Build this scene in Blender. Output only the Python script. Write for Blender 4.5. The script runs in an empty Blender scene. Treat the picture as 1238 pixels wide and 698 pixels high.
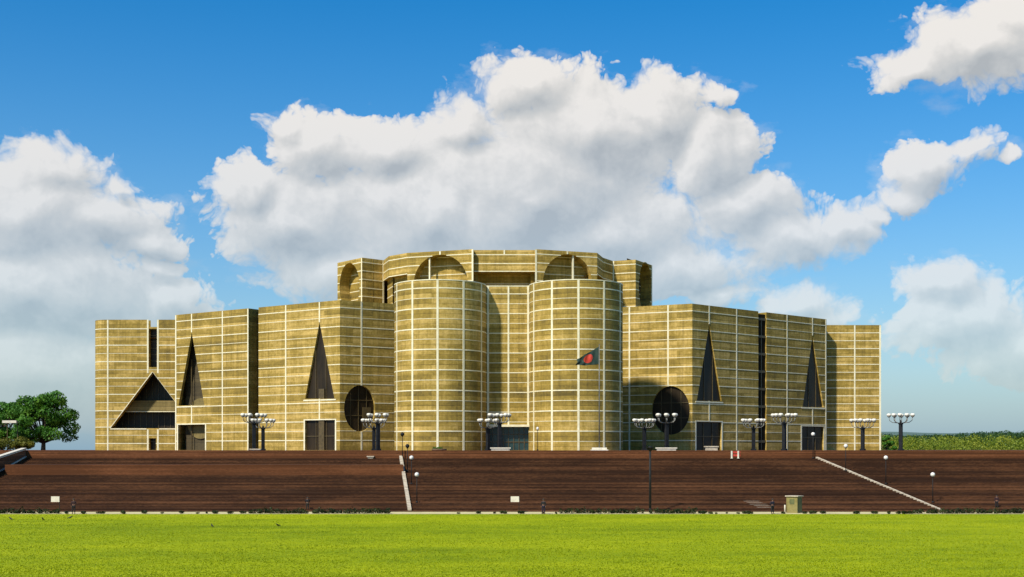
import bpy, bmesh, math, random
from mathutils import Vector, noise as mnoise
from mathutils.geometry import tessellate_polygon
random.seed(7)
R = math.radians
scene = bpy.context.scene
col = scene.collection

# ------------------------------------------------------------------ survey
F = 1500.0            # focal length in photo pixels
CX, HY = 619.0, 543.5 # principal column, eye-level row
PLAZA = 7.1
EYE = 7.25
def X(px, D): return (px - CX) / F * D
def ZP(py, D): return (HY - py) * D / F + (EYE - PLAZA)   # height above the plaza
def P(px, D): return Vector((X(px, D), D))

# ------------------------------------------------------------------ materials
def new_mat(name):
    m = bpy.data.materials.new(name); m.use_nodes = True
    nt = m.node_tree; b = nt.nodes['Principled BSDF']
    return m, nt, b
def nd(nt, t, **kw):
    n = nt.nodes.new(t)
    for k, v in kw.items():
        if hasattr(n, k): setattr(n, k, v)
    return n
def mathn(nt, op, a, b=None, c=None, clamp=False):
    n = nt.nodes.new('ShaderNodeMath'); n.operation = op; n.use_clamp = clamp
    for i, v in enumerate((a, b, c)):
        if v is None: continue
        if isinstance(v, (int, float)): n.inputs[i].default_value = v
        else: nt.links.new(v, n.inputs[i])
    return n.outputs[0]
def vmath(nt, op, a, b=None, c=None):
    n = nt.nodes.new('ShaderNodeVectorMath'); n.operation = op
    for i, v in enumerate((a, b, c)):
        if v is None: continue
        if isinstance(v, (tuple, list)): n.inputs[i].default_value = v
        else: nt.links.new(v, n.inputs[i])
    return n
def noise(nt, vec, scale, detail=4, rough=.55, sv=None, dist=0.0):
    if sv is not None: vec = vmath(nt, 'MULTIPLY', vec, sv).outputs[0]
    n = nt.nodes.new('ShaderNodeTexNoise')
    if nt is getattr(bpy.context.scene.world, 'node_tree', None): n.noise_dimensions = '2D'
    n.inputs['Scale'].default_value = scale; n.inputs['Detail'].default_value = detail
    n.inputs['Roughness'].default_value = rough; n.inputs['Distortion'].default_value = dist
    nt.links.new(vec, n.inputs['Vector']); return n.outputs['Fac']
def ramp(nt, fac, stops, interp='LINEAR'):
    n = nt.nodes.new('ShaderNodeValToRGB'); n.color_ramp.interpolation = interp
    e = n.color_ramp.elements
    while len(e) < len(stops): e.new(.5)
    for el, (p, c) in zip(e, stops):
        el.position = p; el.color = (*c, 1) if len(c) == 3 else c
    nt.links.new(fac, n.inputs[0]); return n.outputs[0]
def mixc(nt, fac, a, b, mode='MIX'):
    n = nt.nodes.new('ShaderNodeMix'); n.data_type = 'RGBA'; n.blend_type = mode
    for s, v in ((n.inputs[0], fac), (n.inputs[6], a), (n.inputs[7], b)):
        if isinstance(v, (int, float)): s.default_value = v
        elif isinstance(v, (tuple, list)): s.default_value = (*v[:3], 1)
        else: nt.links.new(v, s)
    return n.outputs[2]
def position(nt): return nt.nodes.new('ShaderNodeNewGeometry').outputs['Position']
def objco(nt): return nt.nodes.new('ShaderNodeTexCoord').outputs['Object']
def bump(nt, b, h, strength=.3, dist=.05):
    n = nt.nodes.new('ShaderNodeBump'); n.inputs['Strength'].default_value = strength
    n.inputs['Distance'].default_value = dist
    nt.links.new(h, n.inputs['Height']); nt.links.new(n.outputs[0], b.inputs['Normal'])

def concrete_mat(name, dark, mid, light, band=.7625):
    m, nt, b = new_mat(name); p = position(nt)
    sep = nt.nodes.new('ShaderNodeSeparateXYZ'); nt.links.new(p, sep.inputs[0])
    idx = mathn(nt, 'FLOOR', mathn(nt, 'DIVIDE', sep.outputs[2], band))
    # each pour lift, broken into lengths along the wall
    run = mathn(nt, 'FLOOR', mathn(nt, 'DIVIDE', mathn(nt, 'ADD', sep.outputs[0], mathn(nt, 'MULTIPLY', sep.outputs[1], .6)), 4.3))
    cmb = nt.nodes.new('ShaderNodeCombineXYZ'); nt.links.new(idx, cmb.inputs[0]); nt.links.new(run, cmb.inputs[1])
    wn = nt.nodes.new('ShaderNodeTexWhiteNoise'); wn.noise_dimensions = '2D'; nt.links.new(cmb.outputs[0], wn.inputs['Vector'])
    n1 = noise(nt, p, 1, 5, .6, (.16, .16, .9))
    n2 = noise(nt, p, 1, 6, .7, (1.1, 1.1, .09))
    n3 = noise(nt, p, 2.6, 5, .7)
    n4 = noise(nt, p, 1, 3, .5, (.04, .04, .07))
    f = mathn(nt, 'MULTIPLY', n1, .34)
    f = mathn(nt, 'MULTIPLY_ADD', n2, .30, f)
    f = mathn(nt, 'MULTIPLY_ADD', n3, .28, mathn(nt, 'SUBTRACT', f, .03))
    f = mathn(nt, 'MULTIPLY_ADD', n4, .24, f)
    f = mathn(nt, 'MULTIPLY_ADD', wn.outputs[0], .10, mathn(nt, 'SUBTRACT', f, .05))
    wb = nt.nodes.new('ShaderNodeTexWhiteNoise'); wb.noise_dimensions = '1D'; nt.links.new(idx, wb.inputs['W'])
    f = mathn(nt, 'MULTIPLY_ADD', wb.outputs[0], .09, mathn(nt, 'ADD', f, .02))
    c = ramp(nt, f, [(.42, dark), (.60, mid), (.78, light)])
    # thin dark lift joints between pours
    fr = mathn(nt, 'FRACT', mathn(nt, 'DIVIDE', sep.outputs[2], band))
    j = mathn(nt, 'LESS_THAN', fr, .11)
    jn = mathn(nt, 'MULTIPLY', j, mathn(nt, 'MULTIPLY', noise(nt, p, .5, 3), .8))
    c = mixc(nt, jn, c, tuple(x * .45 for x in dark))
    # rain streaks running down in dark patches
    st = ramp(nt, noise(nt, p, 1, 7, .75, (1.9, 1.9, .05)), [(.53, (0, 0, 0)), (.66, (1, 1, 1))])
    st = mathn(nt, 'MULTIPLY', st, .36)
    c = mixc(nt, st, c, tuple(x * .55 for x in dark))
    nt.links.new(c, b.inputs['Base Color']); b.inputs['Roughness'].default_value = .85
    bump(nt, b, mathn(nt, 'SUBTRACT', n3, j), .35, .04)
    return m
M = {}
M['concrete'] = concrete_mat('board_marked_concrete', (.112, .078, .011), (.318, .214, .031), (.67, .465, .140))
M['concrete_shade'] = concrete_mat('shaded_inner_concrete', (.03, .022, .008), (.065, .048, .018), (.12, .09, .035))  # same concrete with the deep shade of the recesses put into its colour
M['concrete_in'] = concrete_mat('inner_concrete', (.10, .075, .02), (.20, .15, .045), (.32, .24, .09))  # same concrete again, a milder recess shade put into its colour
def simple(name, c1, c2, scale=3, rough=.7, metal=0, sv=None, bs=.2, coords='pos', spec=.5):
    m, nt, b = new_mat(name); p = position(nt) if coords == 'pos' else objco(nt)
    n = noise(nt, p, scale, 5, .65, sv)
    c = ramp(nt, n, [(.3, c1), (.7, c2)])
    nt.links.new(c, b.inputs['Base Color']); b.inputs['Roughness'].default_value = rough
    b.inputs['Metallic'].default_value = metal
    b.inputs['Specular IOR Level'].default_value = spec
    if bs: bump(nt, b, n, bs, .02)
    return m
M['marble'] = simple('marble_strip', (.68, .61, .38), (.88, .82, .58), 1.3, .5)
M['white'] = simple('white_stone', (.55, .50, .38), (.80, .75, .60), 2.0, .6)
M['coping'] = simple('worn_coping', (.30, .24, .16), (.62, .54, .40), 1.6, .7)
M['glass'] = simple('dark_glass', (.010, .007, .004), (.045, .030, .014), .5, .4, bs=0, spec=.25, sv=(1, 1, .25))
M['glassb'] = simple('blue_green_glass', (.010, .030, .034), (.03, .06, .06), .9, .15, bs=0)
M['frame'] = simple('bronze_frame', (.05, .034, .012), (.12, .085, .03), 3, .5)
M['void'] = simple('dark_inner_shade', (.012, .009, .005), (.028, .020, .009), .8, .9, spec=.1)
M['iron'] = simple('black_painted_iron', (.010, .010, .010), (.022, .022, .020), 4, .6, coords='o', spec=.2)
M['ironb'] = simple('weathered_column', (.008, .009, .010), (.020, .022, .026), 2, .6, coords='o', spec=.15)
M['lamp'] = simple('white_lamp_glass', (.72, .68, .55), (.85, .82, .70), 3, .3, coords='o')
M['arm'] = simple('grey_arm', (.10, .10, .09), (.22, .22, .19), 4, .4, coords='o')
M['globe'] = simple('opal_globe', (.65, .62, .56), (.80, .77, .70), 3, .25, coords='o')
M['red'] = simple('red_paint', (.45, .03, .02), (.60, .07, .04), 3, .5)
M['yellow'] = simple('khaki_booth', (.17, .14, .035), (.26, .22, .07), 2, .7)
M['booth_dark'] = simple('booth_green', (.07, .08, .025), (.13, .14, .045), 2, .7)
M['soil'] = simple('soil', (.10, .06, .03), (.2, .13, .07), 3, .95)
M['bark'] = simple('bark', (.05, .035, .02), (.13, .09, .05), 5, .9, sv=(1, 1, .2), coords='o')

def brick_mat(name, a, b_, c_, sv, fine=(2.0, 2.0, 9)):
    m, nt, b = new_mat(name); p = position(nt)
    n1 = noise(nt, p, 1, 5, .7, sv)
    n2 = noise(nt, p, 1, 6, .75, (.07, .07, .35))
    n3 = noise(nt, p, 1, 4, .7, fine)
    f = mathn(nt, 'MULTIPLY_ADD', n2, .5, mathn(nt, 'MULTIPLY_ADD', n1, .3, mathn(nt, 'MULTIPLY_ADD', n3, .42, -.155)))
    sp_ = nt.nodes.new('ShaderNodeSeparateXYZ'); nt.links.new(p, sp_.inputs[0])
    row = mathn(nt, 'FLOOR', mathn(nt, 'DIVIDE', mathn(nt, 'ADD', sp_.outputs[2], -.004), .15))
    seg = mathn(nt, 'FLOOR', mathn(nt, 'MULTIPLY_ADD', sp_.outputs[0], .045, mathn(nt, 'MULTIPLY', row, .37)))
    cb_ = nt.nodes.new('ShaderNodeCombineXYZ'); nt.links.new(row, cb_.inputs[0]); nt.links.new(seg, cb_.inputs[1])
    w1 = nt.nodes.new('ShaderNodeTexWhiteNoise'); w1.noise_dimensions = '1D'; nt.links.new(row, w1.inputs['W'])
    w2 = nt.nodes.new('ShaderNodeTexWhiteNoise'); w2.noise_dimensions = '2D'; nt.links.new(cb_.outputs[0], w2.inputs['Vector'])
    f = mathn(nt, 'ADD', f, mathn(nt, 'MULTIPLY_ADD', w1.outputs[0], .13, mathn(nt, 'MULTIPLY_ADD', w2.outputs[0], .07, -.08)))
    c = ramp(nt, f, [(.42, a), (.55, b_), (.70, c_)])
    w = ramp(nt, noise(nt, p, 1, 6, .8, (.05, .25, 3.1)), [(.60, (0, 0, 0)), (.78, (1, 1, 1))])
    c = mixc(nt, mathn(nt, 'MULTIPLY', w, .45), c, (.19, .12, .075))
    dk = ramp(nt, noise(nt, p, 1, 5, .75, (.012, .012, 2.3)), [(.50, (0, 0, 0)), (.64, (1, 1, 1))])
    c = mixc(nt, mathn(nt, 'MULTIPLY', dk, .5), c, tuple(x * .55 for x in a))
    nt.links.new(c, b.inputs['Base Color']); b.inputs['Roughness'].default_value = .9
    b.inputs['Specular IOR Level'].default_value = .15
    bump(nt, b, n3, .4, .03)
    return m
M['steps'] = brick_mat('brick_steps', (.044, .019, .009), (.118, .050, .021), (.20, .088, .038), (.005, .3, 5))
M['brick'] = brick_mat('red_brick', (.095, .035, .013), (.165, .062, .024), (.24, .10, .042), (.05, .3, 2.2))
M['paving'] = brick_mat('plaza_brick', (.10, .04, .02), (.16, .065, .035), (.22, .10, .055), (.1, .1, 1))

def lawn_mat():
    m, nt, b = new_mat('lawn_grass'); p = position(nt)
    n0 = noise(nt, p, 1, 5, .6, (.012, .05, .1))
    n1 = noise(nt, p, 1, 6, .65, (.10, .22, .1))
    n2 = noise(nt, p, 1, 6, .75, (2.2, 1.1, 1))
    n3 = noise(nt, p, 9, 4, .8)
    f = mathn(nt, 'MULTIPLY', n0, .34)
    f = mathn(nt, 'MULTIPLY_ADD', n1, .30, f)
    f = mathn(nt, 'MULTIPLY_ADD', n2, .24, f)
    f = mathn(nt, 'MULTIPLY_ADD', n3, .22, f)
    c = ramp(nt, f, [(.42, (.10, .15, .002)), (.50, (.185, .25, .002)), (.58, (.28, .335, .002)), (.68, (.40, .42, .006))])
    d = ramp(nt, noise(nt, p, 1, 6, .7, (.06, .22, 1)), [(.60, (0, 0, 0)), (.72, (1, 1, 1))])
    d2 = ramp(nt, n3, [(.45, (0, 0, 0)), (.62, (1, 1, 1))])
    c = mixc(nt, mathn(nt, 'MULTIPLY', mathn(nt, 'MULTIPLY', d, d2), .7), c, (.10, .13, .012))
    nt.links.new(c, b.inputs['Base Color']); b.inputs['Roughness'].default_value = .9
    b.inputs['Specular IOR Level'].default_value = .1
    bump(nt, b, mathn(nt, 'ADD', n2, n3), .6, .06)
    return m
M['lawn'] = lawn_mat()
def leaf_mat(name, a, b_, c_, scale=.6):
    m, nt, b = new_mat(name); p = position(nt)
    n = noise(nt, p, scale, 3, .6)
    c = ramp(nt, n, [(.33, a), (.5, b_), (.68, c_)])
    nt.links.new(c, b.inputs['Base Color']); b.inputs['Roughness'].default_value = .6
    b.inputs['Specular IOR Level'].default_value = .25
    tr = nt.nodes.new('ShaderNodeBsdfTranslucent'); nt.links.new(c, tr.inputs[0])
    mx = nt.nodes.new('ShaderNodeMixShader'); mx.inputs[0].default_value = .25
    nt.links.new(b.outputs[0], mx.inputs[1]); nt.links.new(tr.outputs[0], mx.inputs[2])
    nt.links.new(mx.outputs[0], nt.nodes['Material Output'].inputs[0])
    return m
M['leaf'] = leaf_mat('tree_leaves', (.022, .090, .007), (.055, .17, .012), (.13, .26, .02), .5)
M['leaf2'] = leaf_mat('bush_leaves', (.05, .07, .006), (.11, .12, .010), (.19, .17, .015), .8)
M['hedge'] = leaf_mat('bedding_leaves', (.010, .022, .005), (.022, .036, .007), (.05, .065, .012), 1.2)
M['wood'] = leaf_mat('far_leaves', (.08, .13, .012), (.14, .19, .014), (.22, .24, .018), .03)
M['wooddark'] = leaf_mat('far_leaves_dark', (.012, .04, .012), (.03, .075, .018), (.06, .11, .02), .05)
M['hill'] = simple('hill_ground', (.05, .10, .01), (.13, .17, .015), .02, .9)
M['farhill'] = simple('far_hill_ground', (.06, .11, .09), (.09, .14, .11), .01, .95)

# ------------------------------------------------------------------ mesh tools
class MB:
    def __init__(s, mats): s.v = []; s.f = []; s.m = []; s.mats = mats; s.sm = []
    def add(s, vs, fs, mi=0, smooth=False):
        o = len(s.v); s.v += [tuple(v) for v in vs]
        for f in fs: s.f.append([i + o for i in f]); s.m.append(mi); s.sm.append(smooth)
    def quad(s, a, b, c, d, mi=0): s.add([a, b, c, d], [(0, 1, 2, 3)], mi)
    def box(s, x0, x1, y0, y1, z0, z1, mi=0):
        vs = [(x, y, z) for z in (z0, z1) for y in (y0, y1) for x in (x0, x1)]
        s.add(vs, [(0, 2, 3, 1), (4, 5, 7, 6), (0, 1, 5, 4), (2, 6, 7, 3), (0, 4, 6, 2), (1, 3, 7, 5)], mi)
    def fbox(s, fr, s0, s1, z0, z1, d0, d1, mi=0):   # box in a wall frame
        vs = [fr(a, z, d) for z in (z0, z1) for d in (d1, d0) for a in (s0, s1)]
        s.add(vs, [(0, 2, 3, 1), (4, 5, 7, 6), (0, 1, 5, 4), (2, 6, 7, 3), (0, 4, 6, 2), (1, 3, 7, 5)], mi)
    def tube(s, pts, rad, n=8, mi=0, cap=True):
        pts = [Vector(p) for p in pts]
        rad = rad if isinstance(rad, (list, tuple)) else [rad] * len(pts)
        vs = []; fs = []
        for i, p in enumerate(pts):
            t = (pts[min(i + 1, len(pts) - 1)] - pts[max(i - 1, 0)]).normalized()
            a = t.cross(Vector((0, 0, 1)));
            if a.length < .05: a = t.cross(Vector((0, 1, 0)))
            a.normalize(); b = t.cross(a)
            for k in range(n):
                th = 2 * math.pi * k / n
                vs.append(p + (a * math.cos(th) + b * math.sin(th)) * rad[i])
        for i in range(len(pts) - 1):
            for k in range(n):
                k2 = (k + 1) % n
                fs.append((i * n + k, i * n + k2, (i + 1) * n + k2, (i + 1) * n + k))
        if cap: fs.append(tuple(range(n))[::-1]); fs.append(tuple(range((len(pts) - 1) * n, len(pts) * n)))
        s.add(vs, fs, mi, True)
    def lathe(s, prof, n=16, mi=0, c=(0, 0, 0)):
        vs = []; fs = []
        for r, z in prof:
            for k in range(n):
                th = 2 * math.pi * k / n
                vs.append((c[0] + r * math.cos(th), c[1] + r * math.sin(th), c[2] + z))
        for i in range(len(prof) - 1):
            for k in range(n):
                k2 = (k + 1) % n
                fs.append((i * n + k, i * n + k2, (i + 1) * n + k2, (i + 1) * n + k))
        fs.append(tuple(range(n))[::-1]); fs.append(tuple(range((len(prof) - 1) * n, len(prof) * n)))
        s.add(vs, fs, mi, True)
    def build(s, name, parent=None, off=(0, 0, 0), loc=None):
        me = bpy.data.meshes.new(name)
        vs = [(v[0] - off[0], v[1] - off[1], v[2] - off[2]) for v in s.v] if off != (0, 0, 0) else s.v
        me.from_pydata(vs, [], s.f)
        for m in s.mats: me.materials.append(m)
        me.polygons.foreach_set('material_index', s.m)
        me.polygons.foreach_set('use_smooth', s.sm); me.update()
        o = bpy.data.objects.new(name, me); col.objects.link(o)
        if parent: o.parent = parent
        if loc: o.location = loc
        return o
def tag(o, label=None, cat=None, group=None, kind=None):
    if label: o['label'] = label
    if cat: o['category'] = cat
    if group: o['group'] = group
    if kind: o['kind'] = kind
    return o
def empty(name, loc, label, cat, group=None, rz=0):
    o = bpy.data.objects.new(name, None); col.objects.link(o); o.location = loc; o.rotation_euler[2] = rz
    o.empty_display_size = .3
    return tag(o, label, cat, group)
def copy_tree(o, parent=None, top=True):
    c = o.copy(); col.objects.link(c)
    if parent: c.parent = parent
    for ch in list(o.children): copy_tree(ch, c, False)
    return c

# ------------------------------------------------------------------ building
U = 3.05
BO = (0.0, 200.0, PLAZA)      # building origin
bld = empty('parliament_building', BO, 'monumental ochre concrete building with pale bands, two round front towers and a central drum', 'building')
class Frame:
    def __init__(s, p0, p1, z=PLAZA):
        s.p0 = Vector(p0[:2]); s.p1 = Vector(p1[:2]); d = s.p1 - s.p0; s.L = d.length; s.u = d / s.L
        s.n = Vector((s.u.y, -s.u.x)); s.z = z
    def __call__(s, a, z, d=0):
        q = s.p0 + s.u * a + s.n * d; return (q.x, q.y, s.z + z)
    def s_at(s, px):          # where the sight line of that column meets this wall
        k = (px - CX) / F     # X = k*Y
        return (k * s.p0.y - s.p0.x) / (s.u.x - k * s.u.y)
    def sz(s, px, py):
        a = s.s_at(px); D = s.p0.y + s.u.y * a
        return (a, ZP(py, D))
    def back(s, d): # parallel frame set d behind
        q0 = s.p0 - s.n * d; q1 = s.p1 - s.n * d
        return Frame(q0, q1, s.z)
def cut(poly, val, ax):
    hits = []
    n = len(poly); val += 1.3e-4
    for i in range(n):
        a, b = poly[i], poly[(i + 1) % n]
        if (a[ax] - val) * (b[ax] - val) < 0:
            t = (val - a[ax]) / (b[ax] - a[ax]); hits.append(a[1 - ax] + t * (b[1 - ax] - a[1 - ax]))
    return (min(hits), max(hits)) if len(hits) >= 2 else None
def intervals(lo, hi, polys, val, ax, m=.0):
    segs = [(lo, hi)]
    for p in polys:
        c = cut(p, val, ax)
        if not c: continue
        out = []
        for a, b in segs:
            if c[1] <= a or c[0] >= b: out.append((a, b)); continue
            if c[0] - m > a: out.append((a, c[0] - m))
            if c[1] + m < b: out.append((c[1] + m, b))
        segs = out
    return [s for s in segs if s[1] - s[0] > .05]
def poly_face(mb, fr, loops, d, mi=0):
    pts = [Vector((a, z, 0)) for lp in loops for a, z in lp]
    tris = tessellate_polygon([[Vector((a, z, 0)) for a, z in lp] for lp in loops])
    mb.add([fr(p.x, p.y, d) for p in pts], [tuple(t) for t in tris], mi)
def wall(mb, fr, H, holes=(), thick=.7, z0=-.5, verts=(), mains=(), minors=(), outline=None, s0=0, s1=None,
         base_strip=False, vw=.26, hw=.145, backing=True, ext=()):
    s1 = fr.L if s1 is None else s1
    out = outline or [(s0, z0), (s1, z0), (s1, H), (s0, H)]
    poly_face(mb, fr, [out] + [list(h) for h in holes], 0)
    if backing: poly_face(mb, fr, [out] + [list(h) for h in holes], -thick)
    for h in holes:
        n = len(h)
        for i in range(n):
            a, b = h[i], h[(i + 1) % n]
            mb.quad(fr(a[0], a[1], 0), fr(b[0], b[1], 0), fr(b[0], b[1], -thick), fr(a[0], a[1], -thick))
    for z in mains:
        for a, b in intervals(s0, s1, holes, z, 1): mb.fbox(fr, a, b, z - hw / 2, z + hw / 2, -.04, .03, 1)
    for z in minors:
        for a, b in intervals(s0, s1, holes, z, 1): mb.fbox(fr, a, b, z - .045, z + .045, -.04, .022, 1)
    for vz in verts:
        s, w = (vz if isinstance(vz, tuple) else (vz, vw))
        lo, hi = 0, H
        for a, b in intervals(lo, hi - .05, holes, s, 0): mb.fbox(fr, s - w / 2, s + w / 2, a, b, -.04, .045, 1)
def roof(mb, pts, z, mi=0):
    loop = [Vector((p[0], p[1], 0)) for p in pts]
    tr = tessellate_polygon([loop])
    mb.add([(p.x, p.y, PLAZA + z) for p in loop], [tuple(t) for t in tr], mi)
def ellipse(fr, cpx, cpy, rxp, ryp, n=40):
    return [fr.sz(cpx + rxp * math.cos(2 * math.pi * k / n), cpy - ryp * math.sin(2 * math.pi * k / n)) for k in range(n)]
def bounds(poly, m=.3):
    a = [p[0] for p in poly]; z = [p[1] for p in poly]
    return min(a) - m, max(a) + m, min(z) - m, max(z) + m
def window(fr, hole, depth, nv=3, nh=(), glass='glass', name='window', tall=None):
    """glazing recessed behind an opening: mullioned frame with its pane"""
    a0, a1, z0, z1 = bounds(hole, .12)
    mb = MB([M['frame']])
    d = -depth
    n = max(1, nv)
    for k in range(n + 1):
        s = a0 + (a1 - a0) * k / n
        rng = cut(hole, min(max(s, a0 + .13), a1 - .13), 0)
        zz1 = z1 if (k in (0, n) or rng is None) else rng[1] + .05
        if k in (0, n) and len(hole) == 3: zz1 = z0 + .5
        mb.fbox(fr, s - .05, s + .05, z0, zz1, d - .1, d + .06)
    for zz in list(nh) + [z0, ]:
        rg = cut(hole, max(zz, z0 + .14), 1)
        if rg: mb.fbox(fr, rg[0] - .1, rg[1] + .1, zz - .06, zz + .06, d - .09, d + .07)
    o = mb.build(name, bld, BO)
    pb = MB([M[glass]]); poly_face(pb, fr, [[(a0, z0), (a1, z0), (a1, z1), (a0, z1)]], d - .04)
    pb.build('pane', o)
    # pane was built in world coordinates: shift into the building's frame
    pane = o.children[0]
    for v in pane.data.vertices: v.co -= Vector(BO)
    return o

mainsW = [(k + .53) * U for k in range(8)]
minorsW = [(k + .03) * U for k in range(1, 8)]
mainsC = [(k - .06) * U for k in range(1, 9)]
minorsC = [(k + .44) * U for k in range(0, 8)]
HW, HC, HD = 24.15, 25.5, 34.5

def tri(fr, apex, bl, br): return [fr.sz(*bl), fr.sz(*br), fr.sz(*apex)]
def rect(fr, x0, x1, ytop):
    a, z = fr.sz(x0, ytop); b, _ = fr.sz(x1, ytop); return [(a, .02), (b, .02), (b, z), (a, z)]
def trim(mb, fr, h):          # pale sill and jambs round an opening
    a = [p[0] for p in h]; z = [p[1] for p in h]
    if len(h) == 3: mb.fbox(fr, min(a) - .35, max(a) + .35, min(z) - .24, min(z) - .02, -.1, .06, 1)
    else:
        for s in (min(a) - .16, max(a) + .16): mb.fbox(fr, s - .14, s + .14, 0, max(z) + .02, -.1, .05, 1)
        mb.fbox(fr, min(a) - .3, max(a) + .3, max(z) + .02, max(z) + .2, -.1, .055, 1)

# ---- left wing (facing left-front and right-front) -----------------
A0 = P(212, 221.6); A1 = P(411, 199.3)
frA = Frame(A0, A1)
sl0, sl1 = frA.s_at(300.5), frA.s_at(312.6)
w = MB([M['concrete'], M['marble'], M['concrete_in']])
hA = tri(frA, (231.8, 402), (215.8, 490.4), (247.2, 490.4)); hA2 = rect(frA, 215.5, 248, 513.9)
hB = tri(frA, (386.3, 389.8), (368.9, 482.3), (404.4, 482.3)); hB2 = rect(frA, 368.9, 405, 508.6)
vA = [(.15, .3)] + [frA.s_at(269), frA.s_at(231.8)]
wall(w, frA, HW, [hA, hA2], .5, s1=sl0, verts=vA + [(sl0 - .13, .26)], mains=mainsW, minors=minorsW)
wall(w, frA, HW, [hB, hB2], .5, s0=sl1, verts=[frA.s_at(345.6), frA.s_at(386.3)], mains=mainsW, minors=minorsW)
for h in (hA, hA2, hB, hB2): trim(w, frA, h)
# slot: side cheeks, back, cross slabs
def slot(mb, fr, a, b, H, depth, g=.0):
    mb.quad(fr(a, -.5, 0), fr(a, H, 0), fr(a, H, -depth), fr(a, -.5, -depth))
    mb.quad(fr(b, -.5, 0), fr(b, H, 0), fr(b, H, -depth), fr(b, -.5, -depth))
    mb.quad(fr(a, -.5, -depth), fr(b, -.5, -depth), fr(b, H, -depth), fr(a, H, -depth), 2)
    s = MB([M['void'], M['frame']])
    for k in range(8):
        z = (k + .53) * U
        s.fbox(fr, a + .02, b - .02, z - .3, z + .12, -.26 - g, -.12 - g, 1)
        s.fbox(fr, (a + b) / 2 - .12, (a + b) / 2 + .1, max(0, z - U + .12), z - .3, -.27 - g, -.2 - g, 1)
    s.fbox(fr, a + .02, b - .02, .02, H - .4, -.5 - g, -.25 - g, 0)  # slot shade is put into the colour of this dark glazing panel
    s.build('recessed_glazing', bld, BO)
slot(w, frA, sl0, sl1, HW, 3.2, 1.9)
C1 = P(477, 204.7); dC = (C1 - A1); C2 = A1 + dC * 1.9
frAi = Frame(A1, C2)
hC = ellipse(frAi, 434.8, 494, 18.8, 28)
wall(w, frAi, HW, [hC], .5, verts=[frAi.s_at(437)], mains=mainsW, minors=minorsW)
# ring of pale voussoir round the round opening
frL = Frame((A0.x + 2.5, A0.y + 19), A0)
wall(w, frL, HW, [], .6, verts=[1.2], mains=mainsW, minors=minorsW)
bk = [tuple(A0), tuple(A1), tuple(C2), (C2.x, 214), (-20, 240), (A0.x + 2.5, A0.y + 19)]
pA0 = frA(sl0, 0); pA1 = frA(sl1, 0); q0 = frA(sl0, 0, -3.2); q1 = frA(sl1, 0, -3.2)
roof(w, [A0, pA0[:2], q0[:2], q1[:2], pA1[:2], A1, C2, (C2.x, 214), (-20, 240), (A0.x + 2.5, A0.y + 19)], HW)
frX = Frame((-20, 240), (A0.x + 2.5, A0.y + 19)); wall(w, frX, HW)
frX = Frame((C2.x, 214), (-20, 240)); wall(w, frX, HW)
w.build('wing', bld, BO)
# inner wall with a great circle behind the outer triangular window
frAb = frA.back(1.7)
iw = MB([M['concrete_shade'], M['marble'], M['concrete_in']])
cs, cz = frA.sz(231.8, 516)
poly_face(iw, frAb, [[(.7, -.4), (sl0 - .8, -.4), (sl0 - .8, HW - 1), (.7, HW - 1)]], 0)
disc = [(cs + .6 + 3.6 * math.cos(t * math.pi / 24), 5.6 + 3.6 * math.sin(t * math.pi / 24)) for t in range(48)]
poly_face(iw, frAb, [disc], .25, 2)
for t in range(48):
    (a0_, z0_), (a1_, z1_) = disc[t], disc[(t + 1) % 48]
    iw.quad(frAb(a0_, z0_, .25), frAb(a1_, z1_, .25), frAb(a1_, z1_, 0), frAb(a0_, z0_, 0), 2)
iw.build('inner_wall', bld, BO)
for hh_ in (hA, hA2):   # slim frames in the two outer openings
    mb = MB([M['frame']]); rg_ = cut(hh_, frA.s_at(226), 0)
    mb.fbox(frA, frA.s_at(226) - .08, frA.s_at(226) + .08, rg_[0], rg_[1], -1.2, -1.0); mb.build('window_frame', bld, BO)
window(frA, hB2, .35, 3, (2.3,))
window(frA, hB, .35, 3, ())
window(frAi, hC, .5, 4, (hC[0][1] - 1.2, hC[0][1] + 1.3))
pl = MB([M['frame'], M['marble']])
bs = frA.sz(386.3, 480)
pl.fbox(frA, bs[0] - .3, bs[0] + .9, .02, 10, -.3, -.12); pl.build('inner_pier', bld, BO)
pl = MB([M['frame']]); cs0 = frAi.s_at(443)
pl.fbox(frAi, cs0 - .5, cs0 + .9, .02, 7.0, -.42, -.2); pl.build('inner_pier', bld, BO)

# ---- right wing ----------------------------------------------------
w = MB([M['concrete'], M['marble'], M['concrete_in']])
B0 = P(754, 209.4); B1 = P(837, 204.2); B2 = P(999, 228.9)
frBi = Frame(B0 + (B0 - B1) * .8, B1)
hD = ellipse(frBi, 810.9, 496.4, 23, 29.4)
wall(w, frBi, HW, [hD], .5, verts=[frBi.s_at(761), frBi.s_at(807.7)], mains=mainsW, minors=minorsW)
frB = Frame(B1, B2)
sr0, sr1 = frB.s_at(916.8), frB.s_at(926.6)
hE = tri(frB, (857.5, 392), (842.4, 484.9), (872.6, 484.9)); hE2 = rect(frB, 841.9, 872.3, 510)
hF = tri(frB, (982.3, 405.8), (970.4, 492.4), (995.8, 492.4)); hF2 = rect(frB, 969.4, 995.8, 515.6)
wall(w, frB, HW, [hE, hE2], .5, s1=sr0, verts=[frB.s_at(857.5), frB.s_at(890.6)], mains=mainsW, minors=minorsW)
wall(w, frB, HW, [hF, hF2], .5, s0=sr1, verts=[frB.s_at(951.6), frB.s_at(982.3), (frB.L - .15, .3)], mains=mainsW, minors=minorsW)
for h in (hE, hE2, hF, hF2): trim(w, frB, h)
slot(w, frB, sr0, sr1, HW, 3.2)
frBr = Frame(B2, (B2.x - 3, B2.y + 16)); wall(w, frBr, HW, [], .6, mains=mainsW, minors=minorsW)
q = frB
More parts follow.
